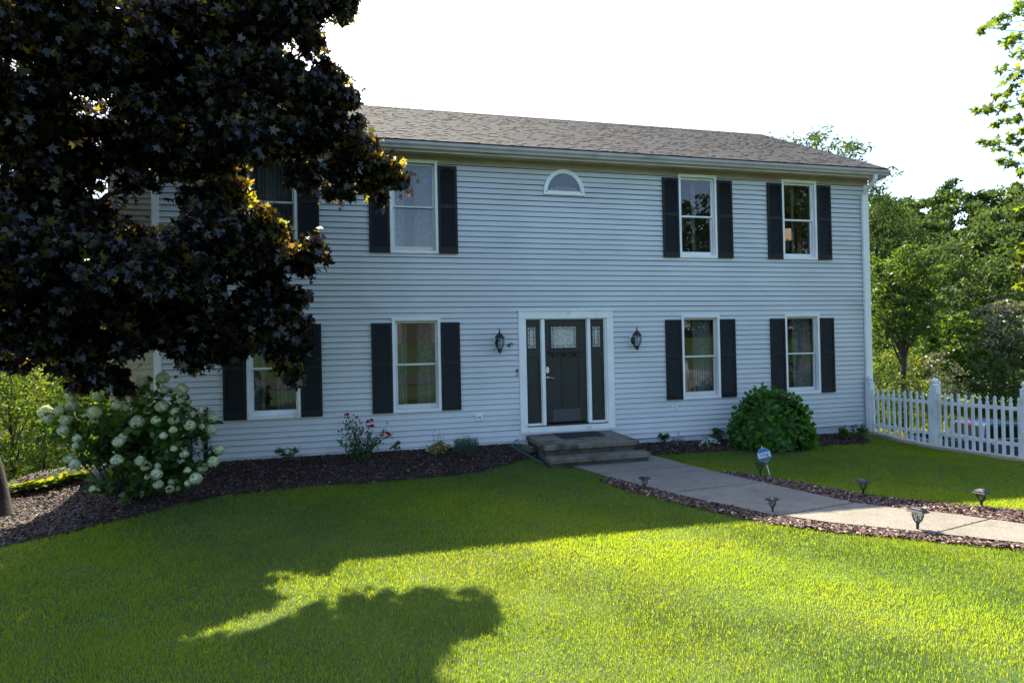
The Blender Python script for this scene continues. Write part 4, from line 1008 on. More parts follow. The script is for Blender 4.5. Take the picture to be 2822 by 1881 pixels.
# ================================================================== pickup truck on the lower driveway
def pickup():
    e = empty('pickup_truck', (21.2, 8.0, -3.85), 'dark blue crew-cab pickup truck parked beyond the picket fence', 'truck'); e.rotation_euler = (0, 0, R(-14))
    body = surf('navy_paint', (0.010, 0.030, 0.075), 0.05, 2, 0.22, 0, spec=0.35); dark = surf('car_window', (0.008, 0.010, 0.012), 0.1, 2, 0.12, 0, spec=0.02); chrome = M['steel']
    def bp(m, n, mat, smooth=False, bev=0.0, par=None): return m.build(n, mat, par or e, smooth, bevel=bev)
    w = 0.97
    # bed: side profile prisms with wheel cut-outs; local x forward from the tailgate
    def side(y0, y1, x0, x1, ztop, arch):
        pts = [(x0, 0.62)]; ax, r = arch
        pts += [(ax-r, 0.62)] + [(ax-r*math.cos(t), 0.50+r*math.sin(t)) for t in [math.pi*i/12 for i in range(1, 12)]] + [(ax+r, 0.62)]
        pts += [(x1, 0.62), (x1, ztop), (x0, ztop)]
        return MB().prism(pts, y0, y1)
    for y0, y1 in ((-w, -w+0.09), (w-0.09, w)): bp(side(y0, y1, 0.02, 1.78, 1.36, (1.05, 0.48)), 'bed_side', body, bev=0.015)
    m = MB(); m.box(0.02, 0.08, -w+0.10, w-0.10, 0.70, 1.34); tg = bp(m, 'tailgate', body, bev=0.012)
    m = MB(); m.box(0.0, 0.019, -0.14, 0.14, 1.10, 1.17); bp(m, 'tailgate_handle', 'black', par=tg)
    m = MB(); m.box(0.03, 1.76, -w+0.1, w-0.1, 0.78, 0.82); m.box(1.70, 1.77, -w+0.1, w-0.1, 0.82, 1.34); bp(m, 'bed_floor', 'black')
    for y in (-w-0.004, w-0.10):
        m = MB(); m.box(-0.012, 0.10, y, y+0.104, 0.92, 1.24); bp(m, 'tail_light', surf('tail_red', (0.45, 0.01, 0.02), 0.05, 3, 0.15, 0), bev=0.01)
    m = MB(); m.box(-0.14, 0.0, -w+0.03, w-0.03, 0.52, 0.68); bu = bp(m, 'rear_bumper', chrome, bev=0.02)
    m = MB(); m.box(-0.155, -0.142, -0.16, 0.16, 0.55, 0.66); bp(m, 'licence_plate', 'white', par=bu)
    # cab
    prof = [(1.80, 0.55), (1.80, 1.36), (2.02, 1.90), (2.30, 1.95), (3.55, 1.93), (4.35, 1.38), (4.35, 0.55)]
    # greenhouse narrows toward the roof
    def inset(z): return 0.0 if z < 1.37 else 0.20*(z-1.36)/0.58
    n = len(prof); m = MB()
    for sgn in (-1, 1):
        for x, z in prof: m.v.append((x, sgn*(w-inset(z)), z))
    m.f.append(tuple(range(n))); m.f.append(tuple(range(2*n-1, n-1, -1)))
    for i in range(n): j = (i+1) % n; m.f.append((i, n+i, n+j, j))
    bp(m, 'cab', body, bev=0.03)
    def quad(pts, name, mat, par=None): m = MB(); m.face(pts); return bp(m, name, mat, par=par)
    for sgn in (-1, 1):
        yy = lambda z: sgn*(w-inset(z)+0.012)
        for pts in ([(2.02, 1.42), (2.90, 1.42), (2.90, 1.84), (2.20, 1.84)], [(3.00, 1.42), (4.02, 1.42), (3.50, 1.84), (3.00, 1.84)]):
            quad([(x, yy(z), z) for x, z in pts], 'side_window', dark)
        m = MB(); m.box(1.98, 4.1, sgn*(w+0.006)-0.004, sgn*(w+0.006)+0.004, 1.385, 1.405); bp(m, 'window_trim', chrome)
        for x0, x1 in ((2.0, 2.92), (2.98, 4.1)):
            m = MB(); m.box(x0, x1, sgn*(w+0.003)-0.004, sgn*(w+0.003)+0.004, 0.66, 1.375); d = bp(m, 'cab_door', body, bev=0.003)
            m = MB(); m.box(x0+0.08, x0+0.26, sgn*(w+0.02)-0.01, sgn*(w+0.02)+0.01, 1.18, 1.22); bp(m, 'handle', chrome, par=d)
        m = MB(); m.box(3.92, 4.02, sgn*(w+0.13)-0.10, sgn*(w+0.13)+0.10, 1.36, 1.56); bp(m, 'mirror', 'black', bev=0.02)
    quad([(1.805+0.01, -0.80, 1.42), (1.815, 0.80, 1.42), (1.985, 0.70, 1.82), (1.985, -0.70, 1.82)], 'rear_window', dark)
    m = MB(); m.box(1.985, 2.03, -0.17, 0.17, 1.865, 1.915); bp(m, 'brake_light', surf('brake_red', (0.6, 0.02, 0.05), 0.05, 3, 0.2, 0), bev=0.005)
    quad([(3.63, -0.70, 1.90), (3.63, 0.70, 1.90), (4.36, 0.82, 1.42), (4.36, -0.82, 1.42)], 'windscreen', dark)
    m = MB(); m.prism([(4.35, 0.55), (4.35, 1.36), (5.45, 1.24), (5.60, 1.05), (5.62, 0.55), (5.36, 0.55)]+[(4.95-0.46*math.cos(t+math.pi), 0.50+0.46*abs(math.sin(t))) for t in [math.pi*i/10 for i in range(1, 10)]], -w, w); bp(m, 'hood', body, bev=0.03)
    for y in (-0.80, 0.60): m = MB(); m.box(5.60, 5.64, y, y+0.2, 0.92, 1.08); bp(m, 'headlight', 'lglass')
    m = MB(); m.box(5.60, 5.75, -w, w, 0.42, 0.66); bp(m, 'front_bumper', chrome, bev=0.02)
    m = MB(); m.tube([(2.3, 0.3, 1.94), (2.15, 0.36, 2.35)], 0.012, 6); bp(m, 'aerial', 'black')
    for x in (1.05, 4.90):
        for sgn in (-1, 1):
            we = MB(); yc = sgn*(w-0.14)
            pr = [(0.24, -0.12), (0.38, -0.12), (0.40, -0.09), (0.40, 0.09), (0.38, 0.12), (0.24, 0.12)]
            b = len(we.v); k = 28
            for r, y in pr:
                for i in range(k): a = 2*math.pi*i/k; we.v.append((x+r*math.cos(a), yc+y, 0.40+r*math.sin(a)))
            for p in range(len(pr)-1):
                for i in range(k): q = (i+1) % k; we.f.append((b+p*k+i, b+p*k+q, b+(p+1)*k+q, b+(p+1)*k+i))
            wh = bp(we, 'wheel', 'black')
            m = MB(); m.prism([(x+0.235*math.cos(a), 0.40+0.235*math.sin(a)) for a in [i*math.pi/12 for i in range(24)]], yc-0.07, yc+0.07); bp(m, 'rim', chrome, par=wh)
pickup()
mk = ypt(2606, 1176, 14.0); mk = CAM + (mk-CAM)*1.0
mke = empty('marker_post', (mk[0], mk[1], -3.85), 'thin orange and white striped marker post standing behind the truck', 'marker post')
hz_ = float(mk[2])+3.85+0.35
for i in range(8):
    m = MB(); m.tube([(0, 0, hz_*i/8+0.001), (0, 0, hz_*(i+1)/8)], 0.075, 12); m.build('orange_band' if i % 2 else 'white_band', surf('marker_orange', (0.75, 0.16, 0.05), 0.05, 3, 0.5, 0) if i % 2 else 'white', mke, True)

# ================================================================== vegetation
def trunk_mesh(e, base, top, r0, r1, mat='bark', flare=1.5, n=9, wob=0.03, name='trunk'):
    pts = []; rad = []
    base = np.array(base, float); top = np.array(top, float)
    for i in range(n):
        t = i/(n-1); p = base*(1-t)+top*t
        if 0 < i < n-1: p = p + rng.normal(0, wob, 3)*[1, 1, 0]
        pts.append(p); rad.append(r0*(1-t)+r1*t + (flare-1)*r0*max(0, 1-t*n/2.0)**2)
    return MB().tube([tuple(p) for p in pts], rad, 12).build(name, mat, e, True), pts
def tree(name, x, y, H, cr_, label, cat='tree', group=None, leafm='green_leaf', ls=0.14, nleaf=5000, ncl=14, cb=0.35, tr=0.14, crz=None, oval=OVAL, bark='bark', lean=(0, 0), z=None, sub=14, subr=0.30, shape=1.0):
    z0 = float(gz(x, y)) if z is None else z
    e = empty(name, (x, y, z0), label, cat, group)
    trunk_mesh(e, (0, 0, -0.3), (lean[0]*H*0.6, lean[1]*H*0.6, H*0.78), tr, tr*0.25, bark, 1.4)
    cz_ = H*(1+cb)/2; rz = H*(1-cb)/2 if crz is None else crz
    P = []; br = MB()
    for i in range(ncl):
        u = (i+0.5)/ncl; zz = (2*u-1); a = i*2.4+rng.uniform(-.3, .3); rr = math.sqrt(max(0.05, 1-zz*zz))*(1.0 if zz < 0 else shape)
        c = np.array([lean[0]*cz_+cr_*0.62*rr*math.cos(a), lean[1]*cz_+cr_*0.62*rr*math.sin(a), cz_+rz*0.75*zz])
        q, s = clumped(c, (cr_*0.42, cr_*0.42, rz*0.32), sub, nleaf//ncl, subr); P.append(q)
        zs = max(H*cb*0.8, c[2]-0.35*rz-0.1*H); br.tube([tuple(v) for v in limb((lean[0]*zs, lean[1]*zs, zs), c, 0.05)], [tr*0.4, tr*0.3, tr*0.22, tr*0.14, tr*0.06], 6)
        for k in range(3): br.tube([tuple(v) for v in limb(c, s[k % len(s)], 0.03, 4)], [tr*0.1, tr*0.07, tr*0.05, tr*0.02], 4)
    br.build('branches', bark, e)
    P = np.vstack(P); leaves('crown', P, ls, oval, leafm, e)
    return e
# ---- the purple-leaved maple
def purple_maple():
    b = gpt(-28, 1188); e = empty('purple_maple', tuple(b), 'large purple-leaved maple whose dark crown hangs over the left of the lawn', 'tree')
    inv = np.array(b)
    trunk_mesh(e, (0, 0, -0.25), (-0.32, 0.1, 2.6), 0.25, 0.20, 'bark', 1.55, 12, 0.015)
    L = [  # x, y on the 2352 px wide view, radius there, depth plane y
        (60,80,140,-3.20),(200,60,140,-3.60),(350,60,120,-3.00),(480,60,110,-2.40),(600,50,95,-2.85),(690,30,62,-2.85),(765,-12,40,-2.85),(640,-20,80,-2.65),
        (50,250,130,-3.40),(140,330,90,-2.60),(110,420,90,-3.00),(320,190,72,-2.80),(350,270,66,-3.20),(440,190,92,-2.80),(560,180,92,-3.05),(650,175,66,-3.05),(715,210,42,-3.15),(765,235,34,-3.15),
        (400,335,72,-2.20),(480,320,80,-3.00),(590,290,84,-3.25),(680,300,70,-3.05),(755,300,50,-3.05),(815,340,42,-3.05),(868,385,30,-3.15),(905,405,18,-3.15),
        (770,395,34,-3.05),(700,395,34,-3.15),(840,415,22,-3.05),(520,385,42,-1.80),(450,395,30,-2.00),
        (545,440,38,-2.60),(500,480,46,-2.90),(575,500,50,-2.90),(450,540,38,-2.40),(625,530,28,-2.90),
        (100,520,110,-3.00),(210,480,36,-2.60),(215,560,70,-2.80),(300,575,62,-2.60),(390,590,62,-2.60),(480,590,68,-2.60),(560,590,62,-2.40),(620,600,42,-2.40),(675,592,26,-2.30),(712,580,16,-2.30),
        (610,660,55,-2.20),(645,720,44,-2.20),(655,775,40,-2.20),(658,832,26,-2.30),(580,735,70,-2.60),(470,690,70,-2.80),(370,680,76,-2.80),(270,690,84,-3.00),(160,680,90,-3.20),(50,640,100,-3.40),
        (530,800,30,-2.50),(470,790,42,-2.60),(400,770,46,-2.80),(330,760,46,-2.80),(262,800,52,-2.90),(232,850,34,-2.90),(190,790,42,-2.80),(110,755,58,-3.20),(30,760,60,-3.40),(15,830,22,-3.00),(90,800,24,-3.00),
        (465,450,45,-3.0),(310,350,50,-2.2),(385,372,38,-2.4),(272,318,34,-2.6),(235,150,50,-2.2),(470,520,52,-3.4),(540,560,56,-3.2),(420,570,50,-3.5),(600,565,40,-2.9),(520,445,42,-2.7),(350,620,70,-3.9),(250,620,70,-3.8),(180,560,60,-3.6),(440,640,60,-3.6),
        (722,558,9,-2.4),(738,588,8,-2.4),(700,612,12,-2.4),(688,682,13,-2.3),(700,742,11,-2.3),(692,802,11,-2.3),(672,868,11,-2.4),(500,818,10,-2.6),(440,838,10,-2.7),(425,808,10,-2.7),(272,885,13,-2.9),(200,882,12,-2.9),(158,842,13,-3.0),
        (785,22,12,-2.8),(808,4,13,-2.8),(722,82,12,-2.8),(702,108,9,-2.8),(748,160,13,-3.0),(778,190,11,-3.0),(802,225,11,-3.0),(818,285,11,-3.0),(855,332,9,-3.0),(902,374,8,-3.0),(926,420,8,-3.1),(800,442,9,-3.0),(758,438,10,-3.0),(872,456,7,-3.1),(345,420,9,-2.6),(300,425,8,-2.6)]
    P = []; br = MB(); fork = np.array([-0.32, 0.1, 2.5]); nodes = []; PN = []
    BACKLIT = {(545,440): .75, (500,480): .35, (575,500): .7, (625,530): .6, (868,385): .3, (905,405): .4, (815,340): .12, (655,775): .22, (658,832): .3, (645,720): .15, (640,-20): .15, (350,270): .12, (480,60): .12, (840,415): .25, (110,420): .06}  # share of each lobe that gets the leaves coloured as if backlit
    forks = [fork, fork+[0.5, -0.3, 0.9], fork+[0.6, 0.4, 1.8], fork+[0.1, -0.8, 1.4]]
    for f in forks[1:]: br.tube([tuple(v) for v in limb(fork, f, 0.02, 4)], [0.17, 0.15, 0.13, 0.11], 8)
    orange = []
    for (u, v, r, yp) in L:
        c = ypt(u*1.2, v*1.2, yp); d = np.linalg.norm(c-CAM); rm = r*1.2/F_PX*np.dot(c-CAM, _F)
        cc = c-inv
        n = int(30 + 2400*rm*rm/0.25 + 220*min(1, rm/0.15)); n = min(n, 8000)
        q, s = clumped(cc, (rm*0.92, max(rm*1.35, 0.45), rm*0.92), max(8, int(26*rm/0.5)), n, min(0.42, 0.13/rm+0.14), 0.35)
        if (u, v) in BACKLIT:
            kk = int(len(q)*BACKLIT[(u, v)]); PN.append(q[:kk]); q = q[kk:]
        P.append(q)
        nodes.append((cc, s))
    nodes.sort(key=lambda t: np.linalg.norm(t[0]-fork)); done = [(np.array(f), 0.09) for f in forks]
    for cc, s in nodes:      # each spray hangs from the nearest limb already grown
        f, rf = min(done, key=lambda g: np.linalg.norm(cc-g[0])+0.25*np.linalg.norm(g[0]-fork))
        rn = max(0.008, rf*0.72); br.tube([tuple(w) for w in limb(f, cc, 0.05, 6, 0.14)], list(np.linspace(rf*0.9, rn, 6)), 6)
        done.append((cc, rn))
        for k in range(min(6, len(s))): br.tube([tuple(w) for w in limb(cc, s[k], -0.03, 4)], [0.010, 0.008, 0.005, 0.003], 4)
    # the rest of the crown: upward, behind and toward the left, out of the picture
    for i in range(34):
        a = rng.uniform(0, 2*math.pi); rr = rng.uniform(0.8, 3.2); cc = np.array([rr*math.cos(a)-1.6, rr*math.sin(a)*0.9+0.4, rng.uniform(3.6, 8.8)])
        w = cc+inv
        if w[0] > -3.0 and w[2] < 5.4: continue
        q, s = clumped(cc, (0.95, 0.95, 0.7), 16, 620, 0.34, 0.3); P.append(q)
        br.tube([tuple(w) for w in limb(forks[i % 4], cc, 0.05, 6, 0.09)], [0.09, 0.07, 0.05, 0.03, 0.02, 0.01], 6)
    br.build('branches', 'bark', e, True)
    Pn = np.vstack(PN); leaves('backlit_leaves', Pn, 0.105, MAPLE*[1, 1, 2.4], 'backlit_maple_leaf', e, frames=rot_frames(len(Pn), -0.4, 0.6))
    P = np.vstack(P); n = len(P)
    X, Y, Z = rot_frames(n, -0.5, 0.6); stray = rng.random(n) < 0.10; P[stray] += rng.normal(0, 0.07, (int(stray.sum()), 3))
    leaves('crown', P, 0.088, MAPLE*[1, 1, 2.6], 'maple_leaf', e, frames=(X, Y, Z))
    return n
NM = purple_maple()

# ---- shrubs of the front beds
def hydrangea():
    base = np.array([-3.35, -1.45, float(gz(-3.35, -1.45))])
    e = empty('flowering_hydrangea', tuple(base), 'tall hydrangea bush covered in creamy white flower heads at the left corner of the house', 'shrub')
    H_ = [(1025,165,75),(820,200,70),(770,215,50),(630,260,50),(525,335,50),(1235,300,75),(1045,300,48),(830,345,40),(500,480,55),(585,490,62),(1015,490,70),(250,560,75),(240,670,55),(735,665,75),(945,650,50),(1155,555,42),(1150,645,60),(1145,757,42),(1220,425,35),(1315,435,35),(1480,537,42),(1425,573,45),(1590,620,55),(1335,705,62),(1470,718,32),(1575,752,60),(1035,825,42),(520,895,62),(570,850,58),(1150,970,35),(1270,1030,48),(1665,980,66),(505,1100,64),(770,1110,60),(840,1170,60),(1600,1120,65),(965,1170,35),(1475,1183,62),(955,1258,62),(1305,1220,42),(1145,1340,55),(1400,1310,72),(975,1372,55),(855,1290,32),(1310,1365,37),(1110,1425,48),(1190,1422,32),(230,1428,38),(285,1450,30)]
    heads = [(200+a/4.127, 1000+b/4.127, r/4.127) for a, b, r in H_] + [(a/2.4505, 900+b/2.4505, r/2.4505) for a, b, r in [(310,575,46),(330,620,34),(490,465,42),(490,535,40),(405,565,34),(450,625,42),(435,695,42),(520,750,28),(517,800,25),(470,890,36),(505,925,35),(665,475,35),(575,600,18)]]
    st = MB(); LP = []; LX = []
    for i, (u, v, r) in enumerate(heads):
        # each head sits on the near, left, right or upper face of a rounded bush
        dx = (u-365)/250; dv = (v-1210)/190
        yp = -1.45 - 1.0*math.sqrt(max(0.03, 1-0.75*dx*dx-0.5*dv*dv)) + 0.15*math.sin(i*2.1)
        c = ypt(u, v, yp); rm = 1.06*r/F_PX*np.dot(c-CAM, _F); c = c-base
        c[2] = max(c[2], rm*0.9)
        n = int(420*(rm/0.08)**2)+90
        d = rng.normal(0, 1, (n, 3)); d /= np.linalg.norm(d, axis=1)[:, None]
        pr = np.array([1, 1, 0.95])*rm*(0.86+0.14*rng.random((n, 1)))*(1-0.22*np.clip(d[:, 2:3], 0, 1)*0)
        q = d*pr*np.where(rng.random((n, 1)) < 0.4, rng.uniform(0.6, 0.9, (n, 1)), 1.0); q[:, :2] *= (1-0.28*np.clip(d[:, 2:3], 0, 1))
        Zf = d; Xf = np.cross(Zf, rng.normal(0, 1, (n, 3))); Xf /= np.linalg.norm(Xf, axis=1)[:, None]+1e-9; Yf = np.cross(Zf, Xf)
        FL = np.array([(0.5, 0, 0), (0.16, 0.16, -.05), (0, 0.5, .06), (-0.16, 0.16, -.05), (-0.5, 0, 0), (-0.16, -0.16, -.05), (0, -0.5, .06), (0.16, -0.16, -.05)])
        h = leaves('flower_head', q, 0.033, FL, 'panicle', e, frames=(Xf, Yf, Zf)); h.location = tuple(c)
        foot = np.array([rng.uniform(-.28, .28), rng.uniform(-.2, .2), 0.0]); mid = foot*(0.35)+c*0.65 + np.array([0, 0, 0.16+0.1*abs(dx)])
        T = np.linspace(0, 1, 14)[:, None]; cv = foot*(1-T)**2 + 2*mid*T*(1-T) + c*T*T
        st.tube([tuple(p) for p in cv[::2]]+[tuple(c)], [0.010, 0.009, 0.008, 0.007, 0.006, 0.005, 0.004, 0.003], 5)
        for t in np.r_[np.linspace(0.42, 0.97, 13)]:
            p = foot*(1-t)**2 + 2*mid*t*(1-t) + c*t*t
            k = 2 if t < 0.8 else 3
            LP.append(p + rng.normal(0, 0.045, (k, 3)))
    st.build('stems', 'bark', e)
    LP = np.vstack(LP)
    ex, _ = clumped((0.05, -0.25, 0.95), (0.95, 0.6, 0.50), 60, 1700, 0.26, 0.1); ex2, _ = clumped((0.35, -0.45, 0.35), (0.55, 0.5, 0.35), 30, 420, 0.3, 0.1)
    LP = np.vstack([LP, ex, ex2]); LP = LP[LP[:, 2] > 0.03]
    X, Y, Z = rot_frames(len(LP), -0.25, 0.5)
    leaves('leaves', LP, 0.105, OVAL*[1, 1.15, 1], 'hyd_leaf', e, frames=(X, Y, Z))
hydrangea()
def green_bush():
    x, y = 7.56, -0.84; z = float(gz(x, y)); e = empty('leafy_hydrangea', (x, y, z), 'rounded green hydrangea bush without flowers under the rightmost lower window', 'shrub')
    P = []; XF = []; YF = []; ZF = []; SZ = []; st = MB()
    N = 200
    for i in range(N):
        t = (i+0.5)/N; ph = i*2.39996; el = math.asin(1-t*1.02) if 1-t*1.02 > -1 else 0
        d = np.array([math.cos(el)*math.cos(ph), math.cos(el)*math.sin(ph), max(0.0, math.sin(el))])
        rr = rng.uniform(0.84, 1.03)
        tip = d*np.array([0.92, 0.66, 1.16])*rr + [0, 0, 0.10]
        if tip[1] > 0.7: continue
        foot = np.array([rng.uniform(-.15, .15), rng.uniform(-.12, .12), 0]); T = np.linspace(0, 1, 6)[:, None]; mid = (foot+tip)/2+[0, 0, 0.1]
        cv = foot*(1-T)**2+2*mid*T*(1-T)+tip*T*T; st.tube([tuple(p) for p in cv], [0.007, 0.006, 0.005, 0.004, 0.004, 0.003], 4)
        ax = cv[-1]-cv[-2]; ax /= np.linalg.norm(ax)
        u = np.cross(ax, [0.1, 0.2, 1]); u /= np.linalg.norm(u); w = np.cross(ax, u)
        # whorls of large toothed leaves spiralling down from the tip
        for k in range(15):
            a = k*2.2+i; s_ = 0.02+0.028*k; base_ = tip-ax*s_; r_ = u*math.cos(a)+w*math.sin(a)
            sp_ = min(1.0, 0.25+0.14*k); X = r_*sp_+ax*(1.0-sp_*0.72)+np.array([0, 0, -0.14-0.04*k]); X /= np.linalg.norm(X)
            Zv = ax - X*np.dot(ax, X); Zv = Zv/np.linalg.norm(Zv) if np.linalg.norm(Zv) > 1e-3 else np.array([0, 0, 1.]); Yv = np.cross(Zv, X)
            P.append(base_); XF.append(X); YF.append(Yv); ZF.append(Zv); SZ.append((0.065+0.028*min(k, 5))*rng.uniform(0.85, 1.15))
    st.build('stems', 'stem', e)
    leaves('leaves', np.array(P), np.array(SZ), HEART*[1, 0.95, 1], 'bigleaf', e, frames=(np.array(XF), np.array(YF), np.array(ZF)))
green_bush()
def small_plant(name, px, label, cat, h, r, n, ls, mat, tmpl=OVAL, tilt=(0.3, 0.5), group=None, xy=None, flowers=None, stems=8, squash=1.0):
    if xy is None: p = gpt(*px)
    else: p = np.array([xy[0], xy[1], float(gz(*xy))])
    e = empty(name, tuple(p), label, cat, group)
    q, s = clumped((0, 0, h*0.55), (r, r*squash, h*0.45), max(6, n//26), n, 0.34, 0.2); q = q[q[:, 2] > 0.005]
    leaves('leaves', q, ls, tmpl, mat, e, tilt)
    m = MB()
    for k in range(min(stems, len(s))): m.tube([tuple(v) for v in limb((rng.uniform(-.03, .03), rng.uniform(-.03, .03), 0), s[k], 0.03, 4)], [0.005, 0.004, 0.003, 0.002], 4)
    m.build('stems', 'stem', e)
    if flowers:
        fm, fn, fs, fpts = flowers; fl = []
        for c in fpts: fl.append(np.array(c)+ball(fn)*fs)
        FLW = np.array([(0.5, 0, 0), (0.1, 0.1, -.05), (0, 0.5, .06), (-0.1, 0.1, -.05), (-0.5, 0, 0), (-0.1, -0.1, -.05), (0, -0.5, .06), (0.1, -0.1, -.05)])
        for q in fl: leaves('flower', q, fs*1.1, FLW, fm, e, (0, 1.2))
        m = MB()
        for c in fpts: m.tube([tuple(v) for v in limb((c[0]*0.3, c[1]*0.3, 0.05), c, 0.03, 5)], 0.003, 4)
        m.build('flower_stem', 'stem', e)
    return e
# rose: base at (822,1060) on the view
def rose():
    p = gpt(826, 1060); e = empty('rose_bush', tuple(p), 'open rose bush with a few red blooms in the mulch left of the steps', 'shrub')
    st = MB(); P = []
    tips = [(-0.20, 0.78), (-0.05, 0.72), (0.16, 0.62), (0.20, 0.50), (0.42, 0.48), (0.36, 0.40), (-0.28, 0.55), (-0.15, 0.6), (0.05, 0.55), (0.28, 0.34), (-0.30, 0.40), (-0.05, 0.42), (0.12, 0.40), (0.50, 0.42), (-0.22, 0.66), (0.02, 0.66), (0.1, 0.3), (-0.2, 0.28)]
    for i, (dx, dz) in enumerate(tips):
        f = np.array([rng.uniform(-.10, .14), rng.uniform(-.08, .08), 0]); t = np.array([dx, rng.uniform(-.18, .18), dz]); T = np.linspace(0, 1, 9)[:, None]
        mid = np.array([f[0]*0.5+t[0]*0.45, f[1]*0.5+t[1]*0.5, t[2]*0.55]); cv = f*(1-T)**2+2*mid*T*(1-T)+t*T*T
        st.tube([tuple(c) for c in cv], np.linspace(0.006, 0.002, 9), 5)
        for k in range(2, 9): P.append(cv[k]+rng.normal(0, 0.032, (9, 3)))
    st.build('stems', 'stem', e); P = np.vstack(P); leaves('leaves', P, 0.042, OVAL*[1, 1.3, 1], 'hyd_leaf', e, (0, 0.6))
    pet = np.array([(0, 0, 0), (0.4, 0.4, .12), (0.9, 0.3, .3), (1, -0.1, .32), (0.8, -0.4, .25), (0.3, -0.35, .1)])
    for (dx, dz, r) in [(-0.19, 0.80, .034), (-0.03, 0.755, .026), (0.155, 0.665, .034), (0.21, 0.69, .028), (0.215, 0.585, .040), (0.475, 0.445, .040), (0.50, 0.415, .030), (0.36, 0.435, .024), (0.47, 0.63, .015)]:
        n = 26; d = rng.normal(0, 1, (n, 3)); d[:, 2] = abs(d[:, 2]); d /= np.linalg.norm(d, axis=1)[:, None]
        Zf = np.cross(d, rng.normal(0, 1, (n, 3))); Zf /= np.linalg.norm(Zf, axis=1)[:, None]
        b = leaves('bloom', d*0.2*r, r, pet, 'rose_petal', e, frames=(d, np.cross(Zf, d), Zf)); b.location = (dx, 0.0, dz)
    m = MB(); m.tube([(0.36, 0, 0.3), (0.42, 0, 0.5), (0.47, 0, 0.62)], 0.002, 4); m.build('flower_stem', 'stem', e)
rose()
small_plant('rhododendron', (660, 1062), 'low rhododendron with pointed leaves in the left mulch bed below the window', 'shrub', 0.26, 0.22, 170, 0.085, 'hyd_leaf', LANCE*[1, 1.4, 1], (0.45, 0.4))
small_plant('seedling', (911, 1037), 'small green sprig growing between the rose bush and the pale leafy plant', 'plant', 0.22, 0.08, 90, 0.05, 'green_leaf')
def heuchera():
    p = gpt(1007, 1042); e = empty('coral_bells', tuple(p), 'pale yellow-green mounded plant with thin pinkish flower spikes by the wall', 'plant')
    q, s = clumped((0, 0, 0.10), (0.20, 0.17, 0.13), 30, 460, 0.28, 0.3); q = q[q[:, 2] > 0.01]; leaves('leaves', q, 0.058, HEART, 'heu_leaf', e, (0.1, 0.4))
    for i, (dx, h) in enumerate([(-0.10, .40), (-0.06, .44), (-0.02, .38), (0.02, .43), (0.0, .34), (0.10, .36), (-0.08, .34), (0.05, .40)]):
        m = MB(); y = rng.uniform(-.05, .05); m.tube([(dx*.4, y, 0.05), (dx*.8, y, h*.5), (dx, y, h)], 0.0018, 4); fs = m.build('flower_spike', 'stem', e)
        q = np.stack([dx+rng.normal(0, .009, 16), y+rng.normal(0, .009, 16), rng.uniform(h*0.55, h+0.01, 16)], 1); leaves('blossoms', q, 0.009, QUAD, 'pink_petal', fs, (0, 1))
heuchera()
def lavender():
    p = gpt(1072, 1048); e = empty('lavender', tuple(p), 'grey-green lavender clump standing upright just left of the steps', 'plant')
    n = 1500; a = rng.uniform(0, 2*np.pi, n); rr = np.sqrt(rng.random(n)); lean = rr*0.50; L_ = rng.uniform(0.26, 0.42, n)*(1-0.15*rr)
    base = np.stack([rr*0.10*np.cos(a), rr*0.10*np.sin(a), np.zeros(n)], 1); t0 = rng.uniform(0.1, 0.85, n)[:, None]
    D = np.stack([np.sin(lean)*np.cos(a), np.sin(lean)*np.sin(a), np.cos(lean)], 1)*L_[:, None]
    P = base + D*t0; X = D/np.linalg.norm(D, axis=1)[:, None]+rng.normal(0, 0.14, (n, 3)); X /= np.linalg.norm(X, axis=1)[:, None]
    Y = np.cross(X, rng.normal(0, 1, (n, 3))); Y /= np.linalg.norm(Y, axis=1)[:, None]
    leaves('leaves', P, 0.075, LANCE*[1, 0.55, 1], 'lav_leaf', e, frames=(X, Y, np.cross(X, Y)))
    st = MB(); Q = []
    for i in range(46):
        k = rng.integers(0, n); d = D[k]/np.linalg.norm(D[k]); l = rng.uniform(0.30, 0.40)*(1-0.2*rr[k]); t = base[k]+d*l; st.tube([tuple(base[k]), tuple(t)], 0.0016, 3)
        Q.append(t - d*rng.uniform(0, 0.035, (9, 1)) + rng.normal(0, 0.003, (9, 3)))
    st.build('stems', 'stem', e); leaves('flower_spikes', np.vstack(Q), 0.011, QUAD, 'lav_leaf', e, (0, 1))
lavender()
small_plant('seedling', (1166, 1038), 'small green sprig between the lavender and the hose', 'plant', 0.17, 0.08, 90, 0.04, 'green_leaf')
small_plant('dwarf_shrub', (1524, 1018), 'small dark shrub with a few white blooms just right of the steps', 'plant', 0.23, 0.14, 220, 0.05, 'hyd_leaf', flowers=('white_petal', 5, 0.012, [(-0.06, -0.1, .06), (-0.02, -0.1, .05), (0.05, -0.1, .12), (0.0, -0.09, .11)]))
small_plant('petunia', (1556, 1028), 'low purple-flowered plant in the right bed near the steps', 'plant', 0.20, 0.19, 240, 0.034, 'olive_leaf', flowers=('purple_petal', 9, 0.028, [(-0.08, 0, .20), (0.03, 0, .28), (0.09, -0.02, .20), (-0.1, -0.1, .05), (0.11, 0.0, .14)]))
small_plant('dwarf_shrub', (1647, 1016), 'small round dark shrub between the white flowers and the big green bush', 'plant', 0.32, 0.16, 300, 0.05, 'hyd_leaf')
